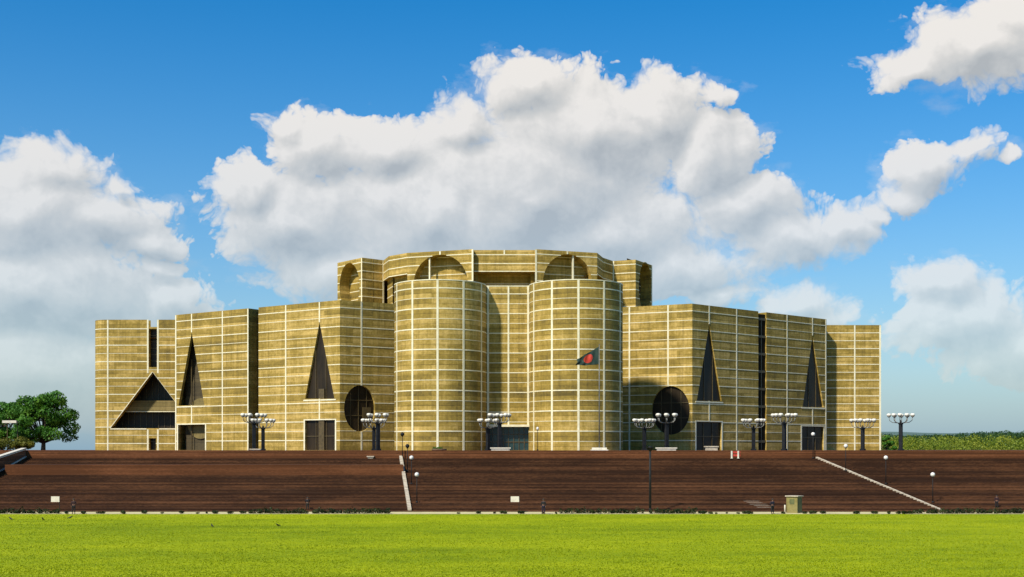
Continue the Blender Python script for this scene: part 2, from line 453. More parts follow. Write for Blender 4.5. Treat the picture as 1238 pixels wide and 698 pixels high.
roof(w, [frBi.p0, B1, q(sr0, 0)[:2], q(sr0, 0, -3.2)[:2], q(sr1, 0, -3.2)[:2], q(sr1, 0)[:2], B2, (B2.x - 3, B2.y + 16), (22, 242), (frBi.p0.x, 215)], HW)
frX = Frame((B2.x - 3, B2.y + 16), (22, 242)); wall(w, frX, HW)
frX = Frame((22, 242), (frBi.p0.x, 215)); wall(w, frX, HW)
w.build('wing', bld, BO)
window(frB, hE, .25, 3, ()); window(frB, hE2, .3, 3, (2.3,))
window(frB, hF, .25, 3, ()); window(frB, hF2, .3, 3, (2.3,))
window(frBi, hD, .35, 4, (hD[0][1] - 1.2, hD[0][1] + 1.3))

# ---- round front towers ---------------------------------------------
def cyl_tower(cx, cy, rad, H):
    mb = MB([M['concrete'], M['marble']]); n = 96
    def ring(r, z): return [(cx + r * math.sin(2 * math.pi * k / n), cy - r * math.cos(2 * math.pi * k / n), PLAZA + z) for k in range(n)]
    def band(r0, z0, r1, z1, mi, smooth=True):
        a = ring(r0, z0); b = ring(r1, z1)
        mb.add(a + b, [(k, (k + 1) % n, n + (k + 1) % n, n + k) for k in range(n)], mi, smooth)
    band(rad, -.5, rad, H, 0)
    mb.add(ring(rad, H), [tuple(range(n))], 0)
    for zs, hw, pr in ((mainsC, .085, .03), (minorsC, .04, .022), ([H - .07], .07, .05)):
        for z in zs:
            band(rad + pr, z - hw, rad + pr, z + hw, 1); band(rad, z - hw, rad + pr, z - hw, 1, False)
            band(rad + pr, z + hw, rad, z + hw, 1, False)
    for k in range(11):
        th = 2 * math.pi * k / 11
        dirn = Vector((math.sin(th), -math.cos(th))); tg = Vector((math.cos(th), math.sin(th)))
        c = Vector((cx, cy))
        fr = Frame(c + dirn * rad - tg * .16, c + dirn * rad + tg * .16)
        mb.fbox(fr, 0, .32, 0, H - .16, -.1, .045, 1)
    return mb.build('round_tower', bld, BO)
cyl_tower(X(532.3, 191.8), 191.8, 7.06, HC)
cyl_tower(X(696.3, 191.8), 191.8, 7.20, HC)
# ---- entrance bay between them --------------------------------------
w = MB([M['concrete'], M['marble'], M['concrete_in']])
frN = Frame((-11, 192), (9.9, 192))
d0, dz = frN.sz(590.2, 516.3); d1, _ = frN.sz(639.2, 516.3)
hN = [(d0, .02), (d1, .02), (d1, dz), (d0, dz)]
wall(w, frN, HC, [hN], .9, verts=[frN.s_at(614.7), (frN.s_at(590), .3), (frN.s_at(638.5), .3)], mains=mainsC + [HC - .08], minors=minorsC)
w.fbox(frN, d0 - .1, d1 + .1, dz + .01, dz + .35, -.1, .35, 1)
roof(w, [(-11, 192), (9.9, 192), (9.9, 214), (-11, 214)], HC)
w.build('entrance_bay', bld, BO)
window(frN, hN, 1.0, 8, (1.3, 2.5), glass='glassb', name='entrance_glazing')

# ---- left end tower --------------------------------------------------
w = MB([M['concrete'], M['marble'], M['concrete_in']])
T0 = P(130, 231); T1 = P(245, 231); frT = Frame(T0, T1)
HT = 24.3
mT = [.35 + 1.525 * 2 * k + 1.15 for k in range(8)]; mT = [22.6 - U * k for k in range(8)]; nT = [z - U / 2 for z in mT[:7]]
s0_, zt = frT.sz(179.8, 395.5); s1_, _ = frT.sz(189.8, 395.5); zb = frT.sz(180, 444)[1]
hS = [(s0_, zb), (s1_, zb), (s1_, zt - .35), (s0_, zt - .35)]
hT = tri(frT, (184.6, 450), (133.4, 518), (236, 518))
dd0 = frT.s_at(180.3); dd1 = frT.s_at(188.6); hdz = frT.sz(180, 530)[1]
hDoor = [(dd0, .02), (dd1, .02), (dd1, hdz), (dd0, hdz)]
outl = [(0, -.5), (frT.L, -.5), (frT.L, HT), (s1_, HT), (s1_, zt), (s0_, zt), (s0_, HT), (0, HT)]
wall(w, frT, HT, [hS, hT, hDoor], 1.3, outline=outl,
     verts=[(.05, .26)], mains=[], minors=[])
for z in mT:
    for a, b in intervals(0, frT.L, [hT, hDoor, [(s0_, zb - .01), (s1_, zb - .01), (s1_, HT + 1), (s0_, HT + 1)]], z, 1): w.fbox(frT, a, b, z - .085, z + .085, -.04, .03, 1)
for z in nT:
    for a, b in intervals(0, frT.L, [hT, hDoor, [(s0_, zb - .01), (s1_, zb - .01), (s1_, HT + 1), (s0_, HT + 1)]], z, 1): w.fbox(frT, a, b, z - .04, z + .04, -.04, .022, 1)
for s in (s0_ - .17, s1_ + .17):
    w.fbox(frT, s - .15, s + .15, hT[2][1] - .2, HT, -.1, .045, 1)
    w.fbox(frT, s - .15, s + .15, 0, hT[0][1] - .2, -.1, .045, 1)
# lit bevel strips down the two slopes of the triangle
for (a, b) in ((hT[0], hT[2]), (hT[2], hT[1])):
    va = Vector(a); vb = Vector(b); dr = (vb - va).normalized(); nn = Vector((-dr.y, dr.x)) * (.13 if a is hT[0] else .05)
    L_ = [va, vb, vb + nn, va + nn]
    w.add([frT(p.x, p.y, .035) for p in L_] + [frT(p.x, p.y, -.05) for p in L_], [(0, 1, 2, 3), (0, 4, 5, 1), (2, 6, 7, 3)], 1)
w.fbox(frT, hT[0][0], s0_ - .4, hT[0][1] - .22, hT[0][1] - .02, -.1, .06, 1)
w.fbox(frT, s1_ + .4, hT[1][0], hT[0][1] - .22, hT[0][1] - .02, -.1, .06, 1)
# curved left end
rc = 3.2; cc = Vector((T0.x, T0.y + rc)); arc = [cc + Vector((-math.sin(t), -math.cos(t))) * rc for t in [math.pi / 2 * k / 8 for k in range(9)]]
for i in range(8):
    fr = Frame(arc[i + 1], arc[i]); wall(w, fr, HT, mains=mT, minors=nT, thick=.3, backing=False)
fr = Frame((arc[-1].x, 250), arc[-1]); wall(w, fr, HT, mains=mT, minors=nT, verts=[(fr.L - .1, .2)])
fr = Frame((T1.x, 250), (arc[-1].x, 250)); wall(w, fr, zt - 2)
roof(w, [p[:] for p in arc[::-1]] + [T1, (T1.x, 250), (arc[-1].x, 250)], zt - 2)
w.build('end_tower', bld, BO)
window(frT, hS, 1.2, 1, [zb + 1.2 * k for k in range(1, 6)])
window(frT, hDoor, 1.0, 2, (1.6,), name='door')
window(frT, hT, 3.9, 14, (), name='window')
iw = MB([M['concrete_in'], M['marble'], M['concrete']])
zz0 = frT.sz(150, 498)[1]; zz1 = frT.sz(150, 484)[1]
iw.fbox(frT, .3, frT.L, zz0, zz1, -3.2, -2.1, 0)
iw.fbox(frT, .3, frT.L, zz0 + .02, zz0 + .16, -2.12, -2.06, 1)
iw.build('inner_gallery', bld, BO)

# ---- right end tower -------------------------------------------------
w = MB([M['concrete'], M['marble']])
frR = Frame(P(985, 232), P(1065, 232)); HR = 23.4
mR = [21.95 - 1.474 * k for k in range(15)]
wall(w, frR, HR, mains=mR[::2], minors=[], verts=[frR.s_at(1033.3), (frR.L - .15, .32)])
for z in mR[1::2]: w.fbox(frR, 0, frR.L, z - .06, z + .06, -.04, .025, 1)
e = frR.p1; fr2 = Frame(e, (e.x, 262)); wall(w, fr2, HR, mains=mR)
fr2 = Frame((frR.p0.x, 262), frR.p0); wall(w, fr2, HR, mains=mR)
roof(w, [frR.p0, frR.p1, (e.x, 262), (frR.p0.x, 262)], HR)
w.build('end_tower', bld, BO)

# ---- central drum ----------------------------------------------------
w = MB([M['concrete'], M['marble'], M['concrete_in']])
mD = [33.7 - 1.525 * k for k in range(9)]
a_ = P(408, 228.5); b_ = P(438, 222.2); c_ = P(463.9, 225.3); c2 = P(470, 220.6); d_ = P(492.4, 216.9); e_ = P(572.3, 212.8)
e2 = P(572.3, 213.8); f2 = P(647, 213.8); f_ = P(647, 212.8); g_ = P(722, 216.9); g2 = P(729, 222.3); h_ = P(741, 226.2); i_ = P(768.4, 224.6); j_ = P(788.5, 231.5)
def dwall(p0, p1, **k):
    fr = Frame(p0, p1); wall(w, fr, HD, z0=18, mains=mD, hw=.15, **k); return fr
fr1 = Frame(a_, b_); hb = ellipse(fr1, 422.7, 347, 12.1, 29)
wall(w, fr1, HD, [hb], 2.2, z0=18, mains=mD, hw=.15, verts=[(fr1.L - .2, .3)])
dwall(b_, c_, verts=[(Frame(b_, c_).L - .1, .3)])
zf = 30.75
def fascia(p0, p1, rec=3.0, **k):
    fr = Frame(p0, p1)
    wall(w, fr, HD, z0=zf, mains=mD[:2] + [zf + .09], hw=.15, thick=.5, **k)
    w.quad(fr(0, zf, 0), fr(fr.L, zf, 0), fr(fr.L, zf, -rec), fr(0, zf, -rec))
    fb = fr.back(rec); wall(w, fb, zf, z0=18, mains=mD[3:], thick=.3)
    return fr
fascia(c_, c2, .7); fascia(c2, d_, 1.0)
fr2 = Frame(d_, e_); hl = ellipse(fr2, 533, 342, 32.5, 34)
wall(w, fr2, HD, [hl], 2.1, z0=18, mains=mD, hw=.15, verts=[fr2.s_at(532), (fr2.L - .15, .3)])
fr3 = fascia(e2, f2, 3.5, verts=[])
w.quad(fr2(fr2.L, 18, 0), fr2(fr2.L, HD, 0), (e2.x, e2.y + 3.5, PLAZA + HD), (e2.x, e2.y + 3.5, PLAZA + 18))
w.fbox(fr3, fr3.L / 2 - .12, fr3.L / 2 + .12, 33.7, HD, -.04, .05, 1)
fr4 = Frame(f_, g_); hr = ellipse(fr4, 686, 341, 29.5, 33.5)
w.quad((f_.x, f_.y, PLAZA + 18), (f_.x, f_.y, PLAZA + HD), (f2.x, f2.y + 3.5, PLAZA + HD), (f2.x, f2.y + 3.5, PLAZA + 18))
wall(w, fr4, HD, [hr], 2.1, z0=18, mains=mD, hw=.15, verts=[(.16, .32), fr4.s_at(686)])
fascia(g_, g2, 2); fascia(g2, h_, 2)
dwall(h_, i_, verts=[.1])
fr6 = Frame(i_, j_); hq = ellipse(fr6, 780, 347, 7.6, 30)
wall(w, fr6, HD, [hq], 2.2, z0=18, mains=mD, hw=.15, verts=[(fr6.L - .2, .3)])
back = [Vector((j_.x, 256)), Vector((10, 269)), Vector((-16, 269)), Vector((a_.x, 256))]
ch = [j_] + back + [a_]
for p, q_ in zip(ch, ch[1:]): dwall(p, q_)
roof(w, [a_, b_, c_, c2, d_, e_, e2, f2, f_, g_, g2, h_, i_, j_] + back, HD)
w.build('central_drum', bld, BO)
def inner(fr, hole, depth, mat='concrete_shade'):
    mb = MB([M[mat], M['marble']])
    a0, a1, z0, z1 = bounds(hole, .4); fb = fr.back(depth)
    wall(mb, fb, z1, z0=z0, s0=a0, s1=a1, mains=[z for z in mD if z0 < z < z1], hw=.12, backing=False)
    mb.build('inner_wall', bld, BO)
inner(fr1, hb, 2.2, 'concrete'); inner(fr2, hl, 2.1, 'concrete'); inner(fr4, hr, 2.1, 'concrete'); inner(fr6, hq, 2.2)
for fr, px in ((fr2, 518.5), (fr4, 693.7)):
    mb = MB([M['marble']]); s = fr.s_at(px)
    hh = hl if fr is fr2 else hr; rg = cut(hh, s, 0)
    mb.fbox(fr, s - .12, s + .12, rg[0], rg[1], -.6, -.25); mb.build('mullion', bld, BO)

# ------------------------------------------------------------------ ground
def sheet(name, x0, x1, y0, y1, z, m, kind='structure', nx=1, ny=1):
    mb = MB([m])
    for i in range(nx):
        for j in range(ny):
            xa = x0 + (x1 - x0) * i / nx; xb = x0 + (x1 - x0) * (i + 1) / nx
            ya = y0 + (y1 - y0) * j / ny; yb = y0 + (y1 - y0) * (j + 1) / ny
            mb.quad((xa, ya, z), (xb, ya, z), (xb, yb, z), (xa, yb, z))
    o = mb.build(name); tag(o, kind=kind); return o
sheet('ground', -6000, 6000, -400, 9000, -.02, M['hill'])
sheet('lawn', -260, 260, -60, 139.0, .0, M['lawn'])
M['pathm'] = simple('pale_path', (.42, .36, .17), (.62, .54, .28), .6, .85)
sheet('path', -260, 260, 139.0, 144.2, .006, M['pathm'])
EDGE = 172.0
mb = MB([M['paving']]); mb.box(-150, 150, EDGE + .02, 330, 5.5, PLAZA); tag(mb.build('plaza'), kind='structure')
# steps: profiles as (D, z) corners, brick terrace walls in a second material
def prof_right():
    pts = []; D = 144.0; z = 0
    for k in range(40): pts.append((D, z)); z += .15; pts.append((D, z)); D += .7
    return pts
def prof_left():
    pts = []; D = 144.0; z = 0
    for k in range(26): pts.append((D, z)); z += .15; pts.append((D, z)); D += .7
    D = 162.5; pts += [(D, z), (D, 5.25)]; z = 5.25; D = 168.5
    for k in range(5): pts.append((D, z)); z += .15; pts.append((D, z)); D += .7
    return pts
def surf(D, left=False):
    pr = prof_left() if left else prof_right(); z = 0
    for d, zz in pr:
        if d <= D + 1e-6: z = zz
    return z
def steps(name, x0, x1, pr, walls):
    mb = MB([M['steps'], M['brick']])
    pr = pr + [(EDGE, pr[-1][1]), (EDGE, PLAZA)]
    for (da, za), (db, zb) in zip(pr, pr[1:]):
        mi = 1 if zb - za > .5 else 0
        if abs(da - db) < 1e-9 and abs(za - zb) > .01 and mi == 0:
            # nosing: the tread oversails its riser a little
            X0, X1 = x0, x1
            x0, x1 = (f(da) if callable(f) else f for f in (X0, X1))
            mb.quad((x0, da, za), (x1, da, za), (x1, db, zb - .035), (x0, db, zb - .035), 0)
            mb.quad((x0, da - .03, zb - .035), (x1, da - .03, zb - .035), (x1, da - .03, zb), (x0, da - .03, zb), 0)
            mb.quad((x0, da, zb - .035), (x1, da, zb - .035), (x1, da - .03, zb - .035), (x0, da - .03, zb - .035), 0)
            mb.quad((x0, da - .03, zb), (x1, da - .03, zb), (x1, da, zb), (x0, da, zb), 0)
            x0, x1 = X0, X1
        else:
            g = lambda f, d: f(d) if callable(f) else f
            mb.quad((g(x0, da), da, za), (g(x1, da), da, za), (g(x1, db), db, zb), (g(x0, db), db, zb), mi)
    return tag(mb.build(name), kind='structure')
XK0, XK1 = X(495.3, 144), X(484.5, EDGE)
XS = lambda D: XK0 + (XK1 - XK0) * (D - 144) / (EDGE - 144)
steps('steps', XS, 140, prof_right(), 0)
steps('steps', -66.3, XS, prof_left(), 0)
steps('steps', -140, -66.3, prof_right(), 0)
mb = MB([M['brick']]); mb.box(-66.42, -66.25, 162.51, 171.9, 2.5, 5.26)
tag(mb.build('terrace'), kind='structure')
# plaza edge coping (brick, slightly proud)
# kerbs running down the steps
def kerb(name, x0, D0, x1, D1, wdt, h, label, z0=0, z1=6.0, dp=.5):
    mb = MB([M['coping']])
    n = 22
    for k in range(n):
        t0 = k / n + .003; t1 = (k + 1) / n - .003
        c = []
        for t in (t0, t1):
            x = x0 + (x1 - x0) * t; D = D0 + (D1 - D0) * t; z = z0 + (z1 - z0) * t
            c.append((x, D, z))
        (xa, ya, za), (xb, yb, zb) = c
        vs = []
        for (x, y, z) in c:
            vs += [(x - wdt / 2, y, z - dp), (x + wdt / 2, y, z - dp), (x + wdt / 2, y, z + h), (x - wdt / 2, y, z + h)]
        mb.add(vs, [(0, 1, 2, 3), (7, 6, 5, 4), (3, 2, 6, 7), (0, 3, 7, 4), (1, 5, 6, 2)])
    o = mb.build(name); tag(o, label, 'kerb', 'pale kerbs running down the steps'); return o
kerb('stair_kerb', X(495.3, 144), 144, X(484.5, EDGE), EDGE, .42, .32, 'wide pale stone kerb down the steps left of the entrance, dividing the two flights', .05, 6.1, 2.2)
kerb('stair_kerb', X(1141, 144), 144, X(987, EDGE), EDGE, .30, .14, 'thin whitish kerb slanting down the right flight of steps past the globe lamps', .05, 6.1)
# cheek wall far left: follows the steps, white copings
M['brick_pale'] = brick_mat('lit_wall_brick', (.16, .07, .035), (.26, .12, .06), (.36, .18, .10), (.3, .3, 2.2))  # sunlight on the inner face is put into this brighter brick colour
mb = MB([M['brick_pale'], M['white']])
xw = -67.4
prs = [(172.0, 6.05, 7.2), (163.3, 4.2, 6.1), (144.0, .1, 2.2)]
for (ya, ba, ta), (yb, bb, tb) in zip(prs, prs[1:]):
    vs = [(x, y, z) for (y, b0, t0) in ((ya, ba, ta), (yb, bb, tb)) for (x, z) in ((xw - .5, b0 - .6), (xw, b0 - .6), (xw, t0), (xw - .5, t0))]
    mb.add(vs, [(0, 1, 2, 3), (7, 6, 5, 4), (3, 2, 6, 7), (0, 3, 7, 4), (1, 5, 6, 2)])
    for lo, hi, w_ in ((ta, tb, .26), (ba + .12, bb + .12, .18)):
        vs = []
        for y, z in ((ya, lo), (yb, hi)):
            vs += [(xw - .6, y, z), (xw + .09, y, z), (xw + .09, y, z + w_), (xw - .6, y, z + w_)]
        mb.add(vs, [(0, 1, 2, 3), (7, 6, 5, 4), (3, 2, 6, 7), (0, 3, 7, 4), (1, 5, 6, 2), (0, 4, 5, 1)], 1)
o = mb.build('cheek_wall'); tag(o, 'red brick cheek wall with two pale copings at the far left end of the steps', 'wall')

# ------------------------------------------------------------------ hills and vegetation
def hill(name, y0, y1, hfun, m, x0, x1, n=90):
    mb = MB([m]); rows = 7
    for i in range(n + 1):
        for j in range(rows):
            x = x0 + (x1 - x0) * i / n; t = j / (rows - 1); y = y0 + (y1 - y0) * t
            mb.v.append((x, y, hfun(x) * math.sin(math.pi / 2 * min(1, t * 1.3))))
    for i in range(n):
        for j in range(rows - 1):
            a = i * rows + j; mb.f.append([a, a + rows, a + rows + 1, a + 1]); mb.m.append(0); mb.sm.append(True)
    o = mb.build(name); tag(o, kind='structure')
hill('hills', 560, 760, lambda x: EYE + 5.2 + 2.2 * mnoise.noise(Vector((x * .01, 3, 0))) + max(0, min(3.5, (x - 230) * .016)), M['hill'], 120, 620)
hill('hills', 2600, 3200, lambda x: EYE + 42 + 9 * mnoise.noise(Vector((x * .0013, 8, 0))) + 5 * mnoise.noise(Vector((x * .006, 9, 0))), M['farhill'], 300, 2400)

def leaves(mb, c, rad, n, size, mi=0, squash=1.0, seed=0, fill=.55):
    rnd = random.Random(seed)
    for _ in range(n):
        while True:
            v = Vector((rnd.uniform(-1, 1), rnd.uniform(-1, 1), rnd.uniform(-1, 1)))
            if 0.05 < v.length <= 1: break
        v = v.normalized() * (fill + (1 - fill) * rnd.random() ** .6)
        p = Vector(c) + Vector((v.x * rad, v.y * rad, v.z * rad * squash))
        nrm = (v.normalized() + Vector((rnd.gauss(0, .5), rnd.gauss(0, .5), rnd.gauss(0, .5)))).normalized()
        a = nrm.orthogonal().normalized(); b = nrm.cross(a); th = rnd.uniform(0, 6.28)
        a, b = a * math.cos(th) + b * math.sin(th), b * math.cos(th) - a * math.sin(th)
        s = size * rnd.uniform(.6, 1.35)
        mb.add([p - a * s, p - b * s * .5, p + a * s, p + b * s * .5], [(0, 1, 2, 3)], mi)
def tree(loc, H, Rr, label, seed, nclump=26, mat='leaf', trunk_h=.17, group=None, nl=260, ls=.30):
    rnd = random.Random(seed)
    root = empty('tree', loc, label, 'tree', group)
    t = MB([M['bark']])
    t.tube([(0, 0, -.3), (.1, 0, H * trunk_h), (.2, .1, H * .55), (.1, 0, H * .75)], [Rr * .075, Rr * .055, Rr * .035, .03], 10)
    cl = []
    for k in range(nclump):
        th = rnd.uniform(0, 6.28); q = rnd.random() ** .5
        zc = H * (trunk_h + .08 + (.92 - trunk_h - .12) * rnd.random())
        # dome: wide at mid height
        tt = (zc / H - trunk_h) / (1 - trunk_h); wmax = Rr * math.sqrt(max(.08, 1 - (tt * 1.25 - .38) ** 2 * 1.35))
        c = (wmax * .86 * q * math.cos(th), wmax * .86 * q * math.sin(th), zc); cl.append(c)
        t.tube([(.1, 0, H * trunk_h * .95), (c[0] * .45, c[1] * .45, (H * trunk_h + zc) / 2), c], [Rr * .03, Rr * .018, .02], 6)
    t.build('trunk', root)
    cr = MB([M[mat]])
    for k, c in enumerate(cl):
        leaves(cr, c, Rr * rnd.uniform(.20, .32), nl, ls, 0, rnd.uniform(.6, .85), seed * 100 + k)
    cr.build('crown', root)
    return root
tree((X(52, 232), 232, PLAZA - .5), 11.4, 6.6, 'broad dark green tree with a rounded crown standing left of the building', 3, 44, nl=330, ls=.26)
tree((X(2, 238), 238, PLAZA - .5), 10.3, 5.6, 'dark green tree cut by the left edge of the picture, behind the shrub bank', 5, 34, nl=280, ls=.26)
# shrub bank at far left
def bush(name, loc, rad, h, label, mat, seed, n=9, cat='bush', group=None):
    rnd = random.Random(seed); root = empty(name, loc, label, cat, group)
    f = MB([M[mat]]); s = MB([M['bark']])
    for k in range(n):
        th = rnd.uniform(0, 6.28); q = rnd.random() ** .5 * rad * .75
        c = (q * math.cos(th), q * math.sin(th), h * rnd.uniform(.35, .7))
        s.tube([(0, 0, -.1), c], .03, 5)
        leaves(f, c, rad * .35, 260, .14, 0, .7, seed * 77 + k, .3)
    f.build('foliage', root); s.build('stem', root); return root
bush('bush', (X(6, 190), 190, PLAZA), 3.4, 2.0, 'big yellowish green bush at the left end of the plaza', 'leaf2', 11, 18)
bush('bush', (X(27, 188), 188, PLAZA), 1.7, 1.5, 'smaller yellow-green bush beside the end of the plaza, nearest the building', 'leaf2', 12, 12)
# far wood on the right
def wood(name, mat, y0, y1, x0, x1, hf, n, size, seed):
    rnd = random.Random(seed); mb = MB([M[mat]])
    for _ in range(n):
        x = rnd.uniform(x0, x1); y = rnd.uniform(y0, y1)
        base = hf(x); hgt = rnd.uniform(2.2, 4.2)
        c = (x, y, base + hgt * .3)
        leaves(mb, c, rnd.uniform(1.8, 3.4), 42, size, 0, .75, rnd.randrange(1 << 30), .75)
    o = mb.build(name); tag(o, kind='stuff'); tag(o, 'distant green woodland along the horizon right of the building')
wood('woodland', 'wood', 470, 560, 128, 255, lambda x: EYE + .9 + .7 * mnoise.noise(Vector((x * .05, 1, 0))) + random.uniform(-4, 2.2), 900, .45, 21)
wood('woodland', 'wooddark', 560, 640, 150, 330, lambda x: EYE + 4.0 + 2.0 * mnoise.noise(Vector((x * .04, 5, 0))) + max(0, min(2.5, (x - 200) * .02)), 560, .5, 22)
tree((X(1071, 300), 300, PLAZA - 4), 8.0, 2.6, 'small dark tree half hidden behind the right end of the building', 8, 20, nl=200, ls=.22)

# ------------------------------------------------------------------ bedding strips on the lawn edge
def bed(px0, px1, D, label, seed, dens=1.0, h=.42):
    rnd = random.Random(seed); mb = MB([M['hedge'], M['bark']])
    x = X(px0, D); x1 = X(px1, D)
    while x < x1:
        if rnd.random() < dens * .93:
            r = rnd.uniform(.20, .42)
            leaves(mb, (x, D + rnd.uniform(-.3, .3), r * .75), r, 55, .11, 0, rnd.uniform(.8, 1.35) * h / .42, rnd.randrange(1 << 30), .3)
            mb.tube([(x, D, 0), (x, D, r)], .015, 4, 1)
        x += rnd.uniform(.14, .36)
    o = mb.build('flower_bed'); tag(o, label, 'plants', 'low planting strips along the lawn'); return o
bed(-60, 72, 140.2, 'low dark planting strip at the left edge of the lawn, below the steps', 1)
bed(298, 470, 140.2, 'low ragged planting strip between the left flight and the pale kerb', 2)
bed(678, 848, 140.2, 'low planting strip round the foot of the tall black pole', 3, .9)
bed(1105, 1300, 140.2, 'low planting strip at the right edge of the lawn below the thin kerb', 4)
def plants(px0, px1, n, seed, label, group):
    rnd = random.Random(seed)
    mb = MB([M['hedge'], M['bark']])
    for k in range(3): leaves(mb, ((k - 1) * .16, 0, .14), .16, 46, .07, 0, .8, seed * 9 + k, .2)
    mb.tube([(0, 0, 0), (0, 0, .12)], .015, 4, 1)
    me = mb.build('small_plant')
    for k in range(n):
        o = me if k == 0 else me.copy()
        if k: col.objects.link(o)
        D = 139.7 + rnd.uniform(-.4, .3); o.location = (X(rnd.uniform(px0, px1), D), D, 0); o.rotation_euler[2] = rnd.uniform(0, 6)
        q = rnd.uniform(.7, 1.5); o.scale = (q, q, q); tag(o, label, 'plant', group)
plants(76, 296, 16, 31, 'tiny low plant dotted along the pale path before the left flight', 'tiny plants along the left part of the path')
plants(500, 676, 9, 33, 'tiny low plant dotted along the pale path before the central flight', 'tiny plants along the middle of the path')
plants(850, 1105, 30, 32, 'small low plant dotted along the pale path near the guard booth', 'small plants along the right part of the path')

M['tuft'] = leaf_mat('grass_blades', (.235, .29, .002), (.31, .365, .002), (.38, .42, .004), .35)
def grass():
    rnd = random.Random(99); vs = []; fs = []
    for _ in range(150000):
        D = 68 + 71 * rnd.random() ** 1.6; x = rnd.uniform(-.445, .445) * D
        h = rnd.uniform(.02, .055) * (1.4 if mnoise.noise(Vector((x * .18, D * .18, 0))) > .12 else 1)
        for k in range(2):
            th = rnd.uniform(0, 3.14); w = rnd.uniform(.02, .05); dx, dy = math.cos(th) * w, math.sin(th) * w
            lx, ly = rnd.gauss(0, .03), rnd.gauss(0, .03); i = len(vs)
            vs += [(x - dx, D - dy, 0), (x + dx, D + dy, 0), (x + lx, D + ly, h)]; fs.append((i, i + 1, i + 2))
    me = bpy.data.meshes.new('grass'); me.from_pydata(vs, [], fs); me.materials.append(M['tuft'])
    o = bpy.data.objects.new('grass', me); col.objects.link(o); tag(o, 'bright yellow green grass blades of the lawn', kind='stuff')
grass()
# ------------------------------------------------------------------ candelabra posts
def candelabra(hz, label):
    r0 = empty('lamp_post', (0, 0, 0), label, 'lamp post', 'many-armed lamp posts on the plaza')
    c = MB([M['ironb']]); zc = hz - 1.15
    c.box(-.34, .34, -.34, .34, 0, .25); c.box(-.23, .23, -.23, .23, .25, zc - .05)
    c.box(-.29, .29, -.29, .29, zc - .05, zc + .1); c.lathe([(.2, 0), (.14, .2), (.05, .45)], 10, 0, (0, 0, zc + .1))
    c.build('column', r0)
    for k in range(8):
        th = 2 * math.pi * k / 8 + .2; rr = 1.62 if k % 2 == 0 else 1.25
        ux, uy = math.cos(th), math.sin(th)
        pts = [(ux * r, uy * r, z) for r, z in ((.12, zc + .12), (.5, zc + .14), (rr * .72, zc + .22), (rr * .95, zc + .5), (rr, hz - .2))]
        a = MB([M['arm']]); a.tube(pts, .055, 6); ao = a.build('arm', r0)
        l = MB([M['lamp'], M['arm']])
        l.lathe([(.05, -.22), (.20, -.16), (.27, -.02)], 12, 1, (ux * rr, uy * rr, hz))
        l.lathe([(.27, 0), (.33, .10), (.33, .24), (.24, .34), (.06, .37)], 12, 0, (ux * rr, uy * rr, hz - .02))
        l.build('lamp_head', r0)
    return r0
near_l = [(307, 'lamp post whose column stands in front of the dark slot of the left wing'),
          (457, 'taller lamp post left of the left round tower, beside the round window'),
          (604, 'lamp post in front of the blue-green entrance glazing'),
          (806, 'lamp post in front of the large round window of the right wing'),
          (948, 'tall lamp post on the right wing between the dark slot and the outer triangular window'),
          (1089, 'lamp post standing clear against the sky right of the building')]
far_l = [(318, 'shorter lamp post just right of the dark slot of the left wing'),
         (452, 'shorter lamp post half hidden behind the taller one left of the left round tower'),
         (590, 'shorter lamp post just left of the entrance glazing, by the left round tower'),
         (779, 'shorter lamp post between the right round tower and the round window'),
         (911, 'shorter lamp post just left of the dark slot of the right wing'),
         (1043, 'lamp post in front of the plain right end tower')]
def place_all(lst, D, hz):
    proto = None
    for px, lab in lst:
        o = candelabra(hz, lab) if proto is None else copy_tree(proto)
        if proto is None: proto = o
        o.location = (X(px, D), D, PLAZA); o['label'] = lab; o.rotation_euler[2] = random.uniform(0, 1)
place_all(near_l, 177.5, 4.95)
place_all(far_l, 182.0, 4.3)

# ------------------------------------------------------------------ globe lamps on the steps
def globe_lamp(h, label, gm='globe'):
    r0 = empty('globe_lamp', (0, 0, 0), label, 'lamp', 'globe lamps down the steps')
    p = MB([M['iron']]); p.lathe([(.16, 0), (.16, .12), (.07, .2)], 10); p.tube([(0, 0, .1), (0, 0, h - .25)], [.06, .045], 8)
    p.lathe([(.05, 0), (.14, .05), (.15, .09)], 10, 0, (0, 0, h - .34)); p.build('pole', r0)
    g = MB([M[gm]]); g.lathe([(max(.02, .27 * math.sin(math.pi * k / 10)), -.27 * math.cos(math.pi * k / 10)) for k in range(11)], 16, 0, (0, 0, h)); g.build('globe', r0)
    return r0
def steps_at(px, head_y, h, left):
    best = None
    for i in range(0, 281):
        D = 144 + i * .1; z = surf(D, left); y = HY - (z + h - EYE) * F / D
        if best is None or abs(y - head_y) < best[0]: best = (abs(y - head_y), D, z)
    D = round((best[1] - 144) / .7) * .7 + 144 + .35
    D = min(D, 171.6)
    return X(px, D), D, surf(D, left)
gl = None
for px, hy, lab, gm in ((504, 575, 'lowest white globe lamp beside the wide pale kerb', 0), (497.5, 555, 'second lowest white globe lamp beside the wide pale kerb', 0),
                    (1127.7, 575, 'lowest globe lamp at the right end of the thin slanting kerb', 0), (1071, 555, 'globe lamp on the right steps below the lamp post that stands against the sky', 0),
                    (1022.5, 539, 'globe lamp against the right end tower near the top of the thin kerb', 0), (983, 525, 'highest globe lamp, at the head of the thin kerb by the rectangular opening', 0)):
    if gl is None: gl = globe_lamp(3.35, lab); o = gl
    else: o = copy_tree(gl)
    o.location = steps_at(px, hy, 3.35, False); o['label'] = lab
gd = None
